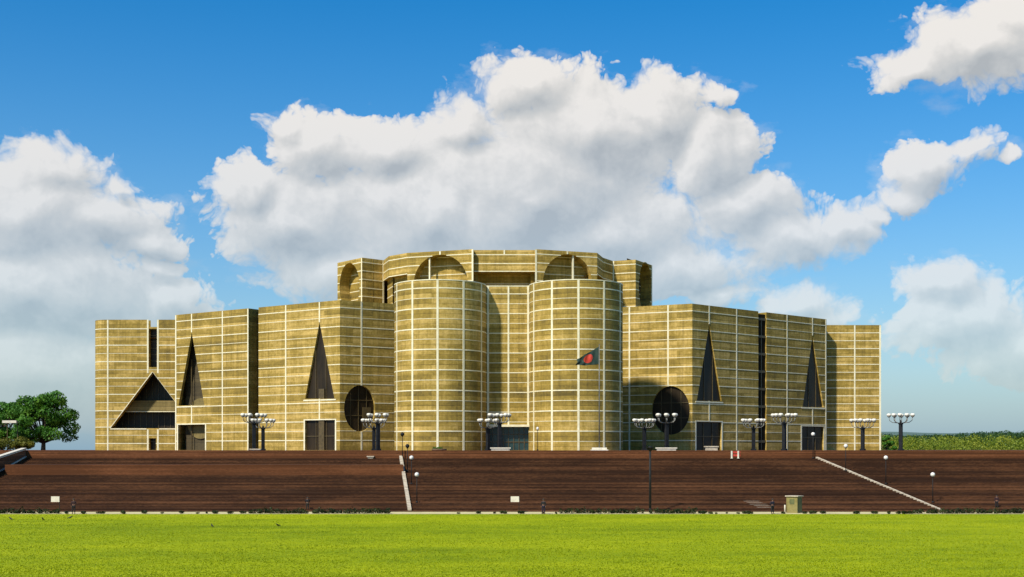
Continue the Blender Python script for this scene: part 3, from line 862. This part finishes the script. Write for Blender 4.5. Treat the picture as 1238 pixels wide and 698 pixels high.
for px, hy, lab in ((486.5, 527, 'dark headed lamp pole highest in the row beside the wide pale kerb'), (492.5, 541, 'dark headed lamp pole just above the white globe lamps of the wide kerb')):
    if gd is None: gd = globe_lamp(3.35, lab, 'iron'); o = gd
    else: o = copy_tree(gd)
    o.location = steps_at(px, hy, 3.35, False); o['label'] = lab
o = copy_tree(gl); o.scale = (.75, .75, .95); o.location = (X(650, 181), 181, PLAZA); o['label'] = 'single small globe lamp on the plaza right of the entrance glazing'; o['group'] = 'globe lamps down the steps'
# tall black pole at lawn edge
r0 = empty('lantern_pole', (X(786, 142.5), 142.5, 0), 'tall black pole with a small dark lantern standing at the lawn edge before the steps', 'lamp')
p = MB([M['iron']]); p.lathe([(.16, 0), (.15, .5), (.09, .6)], 10); p.tube([(0, 0, .5), (0, 0, 7.15)], [.15, .11], 8); p.build('pole', r0)
p = MB([M['iron']]); p.lathe([(.08, 0), (.22, .08), (.30, .40), (.36, .42), (.12, .55)], 8, 0, (0, 0, 7.05)); p.build('lantern', r0)

# ------------------------------------------------------------------ flag
r0 = empty('flagpole', (X(724.5, 180), 180, PLAZA), 'slender flagpole on a white plinth in front of the right round tower', 'flagpole')
p = MB([M['arm']]); p.tube([(0, 0, .2), (0, 0, 15.3)], [.09, .05], 8); p.lathe([(.02, 0), (.1, .07), (.02, .16)], 10, 0, (0, 0, 15.3)); p.build('pole', r0)
p = MB([M['white']]); p.box(-1.25, 1.25, -.8, .8, 0, .14); p.box(-1.05, 1.05, -.6, .6, .14, .42); p.build('plinth', r0)
M['flag_green'] = simple('flag_green', (.010, .030, .022), (.018, .045, .030), 6, .8, bs=0)
M['flag_red'] = simple('flag_red', (.50, .04, .02), (.60, .06, .03), 6, .8, bs=0)
fl = MB([M['flag_green'], M['flag_red']]); nx, nz = 90, 60
for i in range(nx + 1):
    for j in range(nz + 1):
        a = i / nx; b = j / nz
        x = -3.25 * a + .12 * math.sin(b * 5 + a * 6) * a
        z = 15.05 - b * 2.5 * (1 - .70 * a ** 1.2) - 1.95 * a ** 1.05 + .05 * math.sin(a * 14 + b * 2) * a
        y = .42 * a ** .6 * math.sin(a * 9.5 + b * 2.6) + .1 * math.sin(a * 21 - b * 5) * a
        fl.v.append((x - .07, y, z))
for i in range(nx):
    for j in range(nz):
        k = i * (nz + 1) + j; fl.f.append([k, k + 1, k + nz + 2, k + nz + 1])
        a = (i + .5) / nx; b = (j + .5) / nz
        fl.m.append(1 if ((a - .47) * 4.1) ** 2 + ((b - .5) * 2.5) ** 2 < .82 ** 2 else 0); fl.sm.append(True)
fo = fl.build('flag', None, loc=(X(724.5, 180), 180, PLAZA)); so = fo.modifiers.new('t', 'SOLIDIFY'); so.thickness = .01
tag(fo, 'drooping dark green flag with a red disc hanging from the flagpole', 'flag')

# ------------------------------------------------------------------ small things
def bench(px, D, wd, label, m='white', h=.42, z=PLAZA):
    mb = MB([M[m]]); mb.box(-wd / 2, wd / 2, -.35, .35, h - .16, h); mb.box(-wd / 2 + .15, wd / 2 - .15, -.25, .25, 0, h - .16)
    o = mb.build('stone_bench', loc=(X(px, D), D, z)); tag(o, label, 'bench', 'low stone benches on the plaza'); return o
bench(605, 175, 2.9, 'low white stone bench in front of the entrance glazing')
bench(805.5, 175, 3.0, 'low white stone bench under the round window of the right wing')
bench(860, 175, 2.0, 'low tan stone bench in front of the rectangular opening nearest the right round window', 'coping', .62)
bench(448, 171.6, 1.0, 'small pale block on the top step below the left round window', 'coping', .34, 6.0)
bench(309, 176.5, 1.6, 'low pale block at the foot of the dark slot of the left wing', 'coping', .25)
# planter mound by the left tower
r0 = empty('planter', (X(531, 176), 176, PLAZA), 'dark low planter in front of the left round tower', 'planter')
mb = MB([M['soil']]); mb.lathe([(1.05, 0), (1.1, .22), (.95, .24)], 16); mb.build('bowl', r0)
mb = MB([M['leaf']])
for k in range(7): leaves(mb, (random.uniform(-.7, .7), random.uniform(-.3, .3), .32), .3, 120, .07, 0, .6, 900 + k, .2)
mb.build('foliage', r0)
# barrier
r0 = empty('barrier', (X(888.5, 171.2), 171.2, 6.0), 'small barrier of two white posts and red boards at the top of the steps', 'barrier')
for x in (-.45, .45):
    mb = MB([M['white']]); mb.box(x - .1, x + .1, -.06, .06, 0, 1.05); mb.box(x - .14, x + .14, -.2, .2, 0, .06); mb.build('post', r0)
for z in (.3, .72):
    mb = MB([M['red']]); mb.box(-.35, .75, .07, .11, z, z + .26); mb.build('board', r0)
# guard booth
r0 = empty('guard_booth', (X(960.3, 141.8), 141.8, 0), 'small khaki guard booth with a flat pale roof at the edge of the lawn', 'booth', rz=R(-38))
mb = MB([M['yellow'], M['booth_dark']]); mb.box(-.66, .66, -.6, .6, 0, 1.86, 0); mb.box(.665, .675, -.58, .58, .05, 1.84, 1)
mb.box(-.68, -.58, -.62, -.52, 0, 1.87, 0); mb.build('wall', r0)
mb = MB([M['coping']]); mb.box(-.8, .8, -.74, .74, 1.87, 1.97); mb.build('roof', r0)
mb = MB([M['booth_dark']]); mb.box(-.3, .3, -.615, -.605, 1.0, 1.6); mb.build('window', r0)
mb = MB([M['booth_dark']]); mb.box(.68, .69, -.35, .3, .1, 1.7); mb.build('door', r0)
mb = MB([M['white']]); mb.lathe([(.09, 0), (.09, .85), (.06, .92)], 10); o = mb.build('bollard', loc=(X(949, 141.6), 141.6, 0)); tag(o, 'short white bollard beside the guard booth', 'bollard')
# signs
def sign(px, D, label):
    r0 = empty('sign', (X(px, D), D, 0), label, 'sign', 'small white notice boards before the steps')
    mb = MB([M['white']]); mb.box(-.48, .48, -.02, .02, 1.2, 1.84); mb.build('board', r0)
    for x in (.5,):
        mb = MB([M['iron']]); mb.box(x - .05, x + .01, .025, .07, 0, 1.84); mb.build('post', r0)
    mb = MB([M['iron']])
    for k in range(3): mb.box(-.42, .42 - .12 * k, -.026, -.021, 1.74 - k * .19, 1.755 - k * .19)
    return r0
sign(66.8, 142.8, 'small white notice board at the foot of the left steps, beside a standing guard')
sign(622.5, 142.8, 'small white notice board at the foot of the central steps, left of a guard')
# pale sand patch on the steps
mb = MB([M['coping']])
rnd = random.Random(4)
for k in range(5):
    D = 145.4 + .7 * (k + 1) - .35 + .03; z = surf(D) + .006
    xc = X(927 - k * 4.2, D); wv = 1.0 + .35 * rnd.random()
    mb.quad((xc - wv, D - .3, z), (xc + wv * .8, D - .3, z), (xc + wv * .6, D + .3, z), (xc - wv * 1.1, D + .3, z))
    mb.quad((xc - wv, D - .373, z - .15), (xc + wv * .8, D - .373, z - .15), (xc + wv * .8, D - .373, z - .01), (xc - wv, D - .373, z - .01))
o = mb.build('sand'); tag(o, 'pale dust spilled over the lower steps', kind='stuff')
# white canopy roof seen through the left trees
r0 = empty('shelter', (X(4, 226), 226, PLAZA), 'white flat roofed shelter showing among the trees at far left', 'shelter')
mb = MB([M['white']]); mb.box(.2, 2.75, -1, 1, 4.95, 5.4); mb.build('roof', r0)
for x in (.5, 2.4):
    mb = MB([M['frame']]); mb.box(x - .05, x + .05, .5, .6, 0, 5.0); mb.build('post', r0)

# ------------------------------------------------------------------ people
def skin_obj(name, pts, edges, rad, mat, parent, root=0, lvl=1):
    me = bpy.data.meshes.new(name); me.from_pydata(pts, edges, []); me.materials.append(mat)
    o = bpy.data.objects.new(name, me); col.objects.link(o); o.parent = parent
    md = o.modifiers.new('skin', 'SKIN'); 
    sv = me.skin_vertices[0].data if me.skin_vertices else None
    if sv is None:
        bm = bmesh.new(); bm.from_mesh(me); lay = bm.verts.layers.skin.verify(); bm.to_mesh(me); bm.free(); sv = me.skin_vertices[0].data
    for i, r in enumerate(rad):
        sv[i].radius = (r, r) if not isinstance(r, tuple) else r; sv[i].use_root = (i == root)
    ss = o.modifiers.new('sub', 'SUBSURF'); ss.levels = lvl; ss.render_levels = lvl
    return o
M['skin'] = simple('skin', (.16, .08, .045), (.22, .11, .065), 6, .6, bs=0, coords='o')
M['hair'] = simple('black_hair', (.008, .007, .006), (.015, .013, .011), 6, .6, bs=0, coords='o')
cl = {'navy': (.010, .008, .022), 'dark': (.006, .006, .007), 'maroon': (.022, .006, .008), 'olive': (.015, .014, .009), 'pale': (.45, .42, .36)}
for k, c in cl.items(): M['cloth_' + k] = simple('cloth_' + k, c, tuple(x * 1.5 for x in c), 7, .85, bs=0, coords='o')
def person(loc, label, shirt, trousers, rz=0, pose=0, h=1.68):
    r0 = empty('person', loc, label, 'person', None, rz); s = h / 1.72
    r0.scale = (s, s, s)
    ax = .06 if pose == 0 else .0
    pts = [(0, 0, .93), (0, 0, 1.12), (0, .0, 1.36), (0, -.005, 1.46), (0, -.01, 1.54), (0, -.02, 1.63), (0, -.015, 1.69),  # pelvis..head
           (-.10, 0, .88), (-.12, .01, .50), (-.125, .03, .10), (-.13, -.10, .04),
           (.10, 0, .88), (.12, .01, .50), (.125, .03, .10), (.14, -.10, .04)]
    rad = [.13, .12, .13, .06, .055, .095, .07, .095, .065, .042, .04, .095, .065, .042, .04]
    ed = [(0, 1), (1, 2), (2, 3), (3, 4), (4, 5), (5, 6), (0, 7), (7, 8), (8, 9), (9, 10), (0, 11), (11, 12), (12, 13), (13, 14)]
    for sx in (-1, 1):
        b = len(pts)
        if pose == 1 and sx == 1: arm = [(.19, 0, 1.39), (.30, .03, 1.15), (.16, -.17, 1.08), (.10, -.22, 1.06)]
        elif pose == 2: arm = [(sx * .19, 0, 1.39), (sx * .29, .08, 1.14), (sx * .15, .14, .98), (sx * .07, .15, .93)]
        else: arm = [(sx * .19, 0, 1.39), (sx * .25, .02, 1.12), (sx * .26, -.04, .87), (sx * .26, -.05, .80)]
        pts += arm; rad += [.062, .045, .03, .028]; ed += [(2, b), (b, b + 1), (b + 1, b + 2), (b + 2, b + 3)]
        hd = (Vector(arm[3]) - Vector(arm[2])).normalized(); sd = hd.orthogonal().normalized()
        for f in range(5):
            o_ = (f - 1.8) * .019; L_ = (.055, .075, .083, .077, .06)[f]
            p1 = Vector(arm[3]) + sd * o_ + hd * .02; p2 = p1 + hd * L_ * .6 + Vector((0, -.006, 0)); 
            if f == 0: p1 = Vector(arm[3]) - sd * .03 - hd * .01; p2 = p1 - sd * .025 + hd * .03
            i = len(pts); pts += [tuple(p1), tuple(p2)]; rad += [.010, .008]; ed += [(b + 3, i), (i, i + 1)]
    skin_obj('body', pts, ed, rad, M['skin'], r0)
    # shirt: torso and sleeves
    sp = [pts[0], pts[1], pts[2], (0, 0, 1.43)]; sr = [(.155, .125), (.15, .125), (.165, .125), .085]; se = [(0, 1), (1, 2), (2, 3)]
    for a0 in (15, 15 + 14):
        b = len(sp); q = [Vector(p) for p in pts[a0:a0 + 3]]
        sp += [tuple(q[0]), tuple(q[1]), tuple(q[1].lerp(q[2], .85))]; sr += [.082, .062, .048]; se += [(2, b), (b, b + 1), (b + 1, b + 2)]
    skin_obj('shirt', sp, se, sr, M['cloth_' + shirt], r0)
    tp = [pts[0], pts[7], pts[8], (-.125, .03, .13), pts[11], pts[12], (.125, .03, .13)]; tr = [(.16, .13), .115, .088, .07, .115, .088, .07]
    skin_obj('trousers', tp, [(0, 1), (1, 2), (2, 3), (0, 4), (4, 5), (5, 6)], tr, M['cloth_' + trousers], r0)
    sh = MB([M['hair']])
    for x in (-.13, .135): sh.lathe([(.05, 0), (.055, .05), (.04, .1)], 10, 0, (x, -.02, 0)); sh.box(x - .045, x + .045, -.19, .0, 0, .06)
    sh.build('shoes', r0)
    ha = MB([M['hair']]); ha.lathe([(.105, 0), (.112, .04), (.10, .085), (.06, .12), (.01, .13)], 14, 0, (0, .0, 1.635)); ha.build('hair', r0)
    fc = MB([M['skin'], M['hair'], M['white']])
    fc.lathe([(.018, 0), (.02, .02), (.006, .05)], 8, 0, (0, -.115, 1.585))
    for x in (-.035, .035):
        fc.lathe([(.006, -.007), (.012, 0), (.006, .007)], 8, 2, (x, -.103, 1.635)); fc.lathe([(.003, -.004), (.006, 0), (.003, .004)], 8, 1, (x, -.112, 1.635))
        fc.lathe([(.008, -.03), (.015, 0), (.008, .03)], 8, 0, (x * 2.9, -.015, 1.62))
    fc.box(-.025, .025, -.113, -.106, 1.557, 1.563, 1); fc.build('face', r0)
    return r0
person((X(89, 139.6), 139.6, .006), 'guard in dark maroon clothes standing beside the left notice board', 'maroon', 'dark', R(10), 1)
person((X(657, 139.3), 139.3, .006), 'guard in dark uniform standing right of the central notice board', 'dark', 'navy', R(-15), 0)
person((X(934, 139.3), 139.3, .006), 'person in dark navy clothes walking left of the guard booth', 'navy', 'dark', R(25), 2)
person((X(371.5, 144.8), 144.9, .15), 'person in dark clothes at the foot of the left steps behind the planting strip', 'dark', 'olive', R(5), 2, 1.5)
person((X(1205, 145.8), 145.8, .30), 'person in maroon clothes low on the steps at the right edge of the picture', 'maroon', 'dark', R(-8), 0, 1.55)
# crows on the lawn
def crow():
    mb = MB([M['hair']])
    mb.lathe([(.01, -.2), (.05, -.14), (.09, -.02), (.085, .08), (.05, .16), (.01, .2)], 12)
    o = mb; 
    vs = o.v; o.v = [(x, z_ * 1.0, .17 + y * .9 + z_ * .35) for (x, y, z_) in vs]
    o.lathe([(.01, -.05), (.045, -.02), (.05, .02), (.02, .055)], 10, 0, (0, .2, .29)); o.tube([(0, .23, .29), (0, .33, .275)], [.02, .004], 6)
    o.tube([(0, -.16, .13), (0, -.36, .08)], [.05, .03], 6); o.tube([(-.03, 0, .1), (-.03, .0, 0)], .008, 5); o.tube([(.03, 0, .1), (.03, .0, 0)], .008, 5)
    return o
cm = crow().build('crow')
crows = [(13, 629, 'leftmost dark crow on the lawn at the left edge of the picture'), (52, 629.5, 'second crow from the left on the lawn below the left notice board'),
         (85, 627.5, 'crow on the lawn just below the maroon clad guard'), (256.5, 637.5, 'lone crow far out on the left of the lawn'), (336, 637, 'crow on the lawn below the left planting strip')]
for i, (px, py, lab) in enumerate(crows):
    o = cm if i == 0 else cm.copy()
    if i: col.objects.link(o)
    D = EYE * F / (py - HY); o.location = (X(px, D), D, 0.0); o.rotation_euler[2] = i * 1.9 + 1.2; o.scale = (.95,) * 3
    tag(o, lab, 'crow', 'crows on the lawn')

# ------------------------------------------------------------------ world
SUN_EL, SUN_AZ = R(46), R(41)      # azimuth measured to the left of straight behind the camera
sd = Vector((-math.sin(SUN_AZ) * math.cos(SUN_EL), -math.cos(SUN_AZ) * math.cos(SUN_EL), math.sin(SUN_EL)))
wd = bpy.data.worlds.new('World'); scene.world = wd; wd.use_nodes = True
nt = wd.node_tree; nt.nodes.clear()
sky = nt.nodes.new('ShaderNodeTexSky'); sky.sky_type = 'NISHITA'; sky.sun_disc = False
sky.sun_elevation = SUN_EL; sky.sun_rotation = math.atan2(sd.x, sd.y); sky.air_density = 1.0; sky.dust_density = .35; sky.ozone_density = 3.0
sky.altitude = 10
hs = nt.nodes.new('ShaderNodeHueSaturation'); hs.inputs['Saturation'].default_value = 1.5; hs.inputs['Value'].default_value = 1.0
nt.links.new(sky.outputs[0], hs.inputs['Color'])
tc = nt.nodes.new('ShaderNodeTexCoord').outputs['Generated']
sp = nt.nodes.new('ShaderNodeSeparateXYZ'); nt.links.new(tc, sp.inputs[0])
az = mathn(nt, 'ARCTAN2', sp.outputs[0], sp.outputs[1])
hyp = mathn(nt, 'SQRT', mathn(nt, 'ADD', mathn(nt, 'MULTIPLY', sp.outputs[0], sp.outputs[0]), mathn(nt, 'MULTIPLY', sp.outputs[1], sp.outputs[1])))
el = mathn(nt, 'DIVIDE', sp.outputs[2], mathn(nt, 'MAXIMUM', hyp, .02))
cb = nt.nodes.new('ShaderNodeCombineXYZ'); nt.links.new(az, cb.inputs[0]); nt.links.new(el, cb.inputs[1])
Pv = vmath(nt, 'MULTIPLY', cb.outputs[0], (15, 15, 15)).outputs[0]    # about 100 photo pixels per unit
def S(px, py):
    a = math.atan((px - CX) / F); return a * 15, (HY - py) / F * math.cos(a) * 15
BL = [(640, 235, 170, 125), (715, 165, 120, 85), (790, 140, 75, 62), (640, 105, 62, 44), (560, 150, 58, 50), (465, 180, 80, 52), (385, 180, 72, 42), (345, 150, 30, 26),
      (300, 235, 55, 48), (360, 270, 105, 70), (520, 270, 150, 90), (720, 290, 180, 85), (862, 190, 62, 70), (872, 115, 26, 18), (900, 250, 70, 50), (955, 285, 110, 38), (1022, 277, 46, 28), (1060, 262, 22, 15),
      (410, 330, 110, 40), (820, 320, 120, 45), (620, 330, 150, 50),
      (55, 205, 72, 40), (75, 190, 26, 22), (145, 220, 26, 18), (20, 260, 150, 75), (120, 265, 80, 45), (185, 290, 48, 30), (30, 350, 185, 80), (195, 328, 34, 20), (200, 370, 70, 35), (30, 450, 200, 80),
      (1105, 85, 58, 30), (1180, 55, 95, 60), (1250, 20, 90, 60),
      (1112, 205, 46, 32), (1160, 183, 44, 22), (1092, 240, 28, 20), (1222, 190, 18, 12),
      (1140, 345, 55, 38), (1175, 388, 100, 52), (1230, 420, 80, 50), (1130, 400, 50, 30),
      (870, 355, 62, 22), (975, 364, 58, 32), (1010, 378, 40, 18), (820, 350, 40, 14)]
def field_group():
    g = bpy.data.node_groups.new('cloud_field', 'ShaderNodeTree')
    g.interface.new_socket('P', in_out='INPUT', socket_type='NodeSocketVector')
    g.interface.new_socket('F', in_out='OUTPUT', socket_type='NodeSocketFloat')
    g.interface.new_socket('L', in_out='OUTPUT', socket_type='NodeSocketFloat')
    gi = g.nodes.new('NodeGroupInput'); go = g.nodes.new('NodeGroupOutput'); p = gi.outputs[0]
    # warp the lookup so no blob keeps its ellipse
    nw = g.nodes.new('ShaderNodeTexNoise'); nw.noise_dimensions = '2D'; nw.inputs['Scale'].default_value = 1.0; nw.inputs['Detail'].default_value = 4; nw.inputs['Roughness'].default_value = .55
    g.links.new(p, nw.inputs['Vector'])
    wv = vmath(g, 'MULTIPLY', vmath(g, 'SUBTRACT', nw.outputs['Color'], (.5, .5, .5)).outputs[0], (.62, .5, 0)).outputs[0]
    q = vmath(g, 'ADD', p, wv).outputs[0]
    cur = None
    for px, py, rx, ry in BL:
        cx, cy = S(px, py); ix, iy = 100 / rx, 100 / ry
        v = vmath(g, 'MULTIPLY_ADD', q, (ix, iy, 0), (-cx * ix, -cy * iy, 0)).outputs[0]
        ln = vmath(g, 'LENGTH', v).outputs['Value']
        k_ = min(rx, ry) ** .5 / 10 * 1.1
        ln = mathn(g, 'MULTIPLY_ADD', ln, k_, -k_)
        cur = ln if cur is None else mathn(g, 'SMOOTH_MIN', cur, ln, .12)
    low = mathn(g, 'MULTIPLY', cur, -1.0)
    # cauliflower billows: several octaves of rounded cells
    bl = None
    for sc_, am in ((2.4, .28), (5.5, .20), (12, .12), (26, .06)):
        vo = g.nodes.new('ShaderNodeTexVoronoi'); vo.voronoi_dimensions = '2D'; vo.feature = 'F1'; vo.inputs['Scale'].default_value = sc_
        g.links.new(q, vo.inputs['Vector'])
        t = mathn(g, 'MULTIPLY_ADD', vo.outputs['Distance'], -am, am * .45)
        bl = t if bl is None else mathn(g, 'ADD', bl, t)
    nn = g.nodes.new('ShaderNodeTexNoise'); nn.noise_dimensions = '2D'; nn.inputs['Scale'].default_value = 2.6; nn.inputs['Detail'].default_value = 7; nn.inputs['Roughness'].default_value = .62
    g.links.new(p, nn.inputs['Vector'])
    f = mathn(g, 'ADD', bl, low)
    f = mathn(g, 'MULTIPLY_ADD', mathn(g, 'SUBTRACT', nn.outputs['Fac'], .5), .32, f)
    g.links.new(f, go.inputs[0]); g.links.new(low, go.inputs[1])
    return g
FG = field_group()
def field(p):
    n = nt.nodes.new('ShaderNodeGroup'); n.node_tree = FG; nt.links.new(p, n.inputs[0]); return n.outputs[0], n.outputs[1]
f0, l0 = field(Pv)
f1, l1 = field(vmath(nt, 'ADD', Pv, (-.10, .16, 0)).outputs[0])
f2, l2 = field(vmath(nt, 'ADD', Pv, (-.15, .30, 0)).outputs[0])
# edges: crisp on the billowing side, feathery elsewhere
wn = noise(nt, Pv, .7, 2, .5)
edge = mathn(nt, 'MAXIMUM', mathn(nt, 'MULTIPLY_ADD', wn, .95, -.22), .15)
cov = mathn(nt, 'DIVIDE', f0, edge, clamp=True)
cov = mathn(nt, 'MULTIPLY', cov, mathn(nt, 'SUBTRACT', 2.0, cov))
veil = mathn(nt, 'MULTIPLY_ADD', l0, 1.3, mathn(nt, 'MULTIPLY_ADD', noise(nt, Pv, 1.5, 7, .62, (.7, 1.3, 1)), 2.2, -1.05), clamp=True)
cov = mathn(nt, 'MAXIMUM', cov, mathn(nt, 'MULTIPLY', veil, .5))
above = mathn(nt, 'MULTIPLY_ADD', sp.outputs[2], 30, 0.3, clamp=True)
lit = mathn(nt, 'SUBTRACT', f0, f1)                    # falls away towards the sun
sh = mathn(nt, 'MULTIPLY_ADD', lit, .50, mathn(nt, 'MULTIPLY_ADD', mathn(nt, 'SUBTRACT', l0, l1), 1.1, .70))
deep = mathn(nt, 'MULTIPLY', mathn(nt, 'MAXIMUM', l2, 0), -.30)
sh = mathn(nt, 'ADD', sh, deep)
sh = mathn(nt, 'MULTIPLY_ADD', mathn(nt, 'SUBTRACT', noise(nt, Pv, .75, 4, .5, (.8, 1.2, 1)), .5), .45, sh, clamp=True)
ccol = ramp(nt, sh, [(.0, (.49, .495, .48)), (.28, (.61, .605, .575)), (.60, (.74, .71, .655)), (.95, (.94, .885, .81))])
# haze band low in the sky
hz = mathn(nt, 'EXPONENT', mathn(nt, 'MULTIPLY', mathn(nt, 'MAXIMUM', el, 0), -7.5))
skyb = nt.nodes.new('ShaderNodeBackground'); nt.links.new(hs.outputs[0], skyb.inputs[0]); skyb.inputs[1].default_value = .120
hazeb = nt.nodes.new('ShaderNodeBackground'); hazeb.inputs[0].default_value = (.215, .335, .43, 1); hazeb.inputs[1].default_value = 1.0
m1 = nt.nodes.new('ShaderNodeMixShader'); nt.links.new(mathn(nt, 'MULTIPLY', hz, .97), m1.inputs[0]); nt.links.new(skyb.outputs[0], m1.inputs[1]); nt.links.new(hazeb.outputs[0], m1.inputs[2])
cbg = nt.nodes.new('ShaderNodeBackground'); nt.links.new(ccol, cbg.inputs[0]); cbg.inputs[1].default_value = .80
m2 = nt.nodes.new('ShaderNodeMixShader')
fade = mathn(nt, 'SUBTRACT', 1.0, mathn(nt, 'MULTIPLY', hz, .92))
cf = mathn(nt, 'MULTIPLY', mathn(nt, 'MULTIPLY', cov, fade), above)
nt.links.new(cf, m2.inputs[0]); nt.links.new(m1.outputs[0], m2.inputs[1]); nt.links.new(cbg.outputs[0], m2.inputs[2])
wo = nt.nodes.new('ShaderNodeOutputWorld'); nt.links.new(m2.outputs[0], wo.inputs[0])
wd.cycles.sampling_method = 'MANUAL'; wd.cycles.sample_map_resolution = 512

L = bpy.data.lights.new('sun', 'SUN'); L.energy = 4.6; L.angle = R(3.0); L.color = (1, .93, .80)
lo = bpy.data.objects.new('sun', L); col.objects.link(lo); lo.rotation_euler = sd.to_track_quat('Z', 'Y').to_euler()

# ------------------------------------------------------------------ camera
cam = bpy.data.cameras.new('camera'); co = bpy.data.objects.new('camera', cam); col.objects.link(co)
co.location = (0, 0, EYE); co.rotation_euler = (R(90), 0, 0)
cam.sensor_width = 36; cam.lens = F / 1238 * 36; cam.shift_y = (HY - 349) / 1238; cam.clip_end = 20000; cam.clip_start = .5
scene.camera = co
scene.view_settings.view_transform = 'Standard'; scene.view_settings.look = 'None'
scene.view_settings.exposure = 0.3; scene.view_settings.gamma = 1
scene.cycles.max_bounces = 5; scene.cycles.use_denoising = True
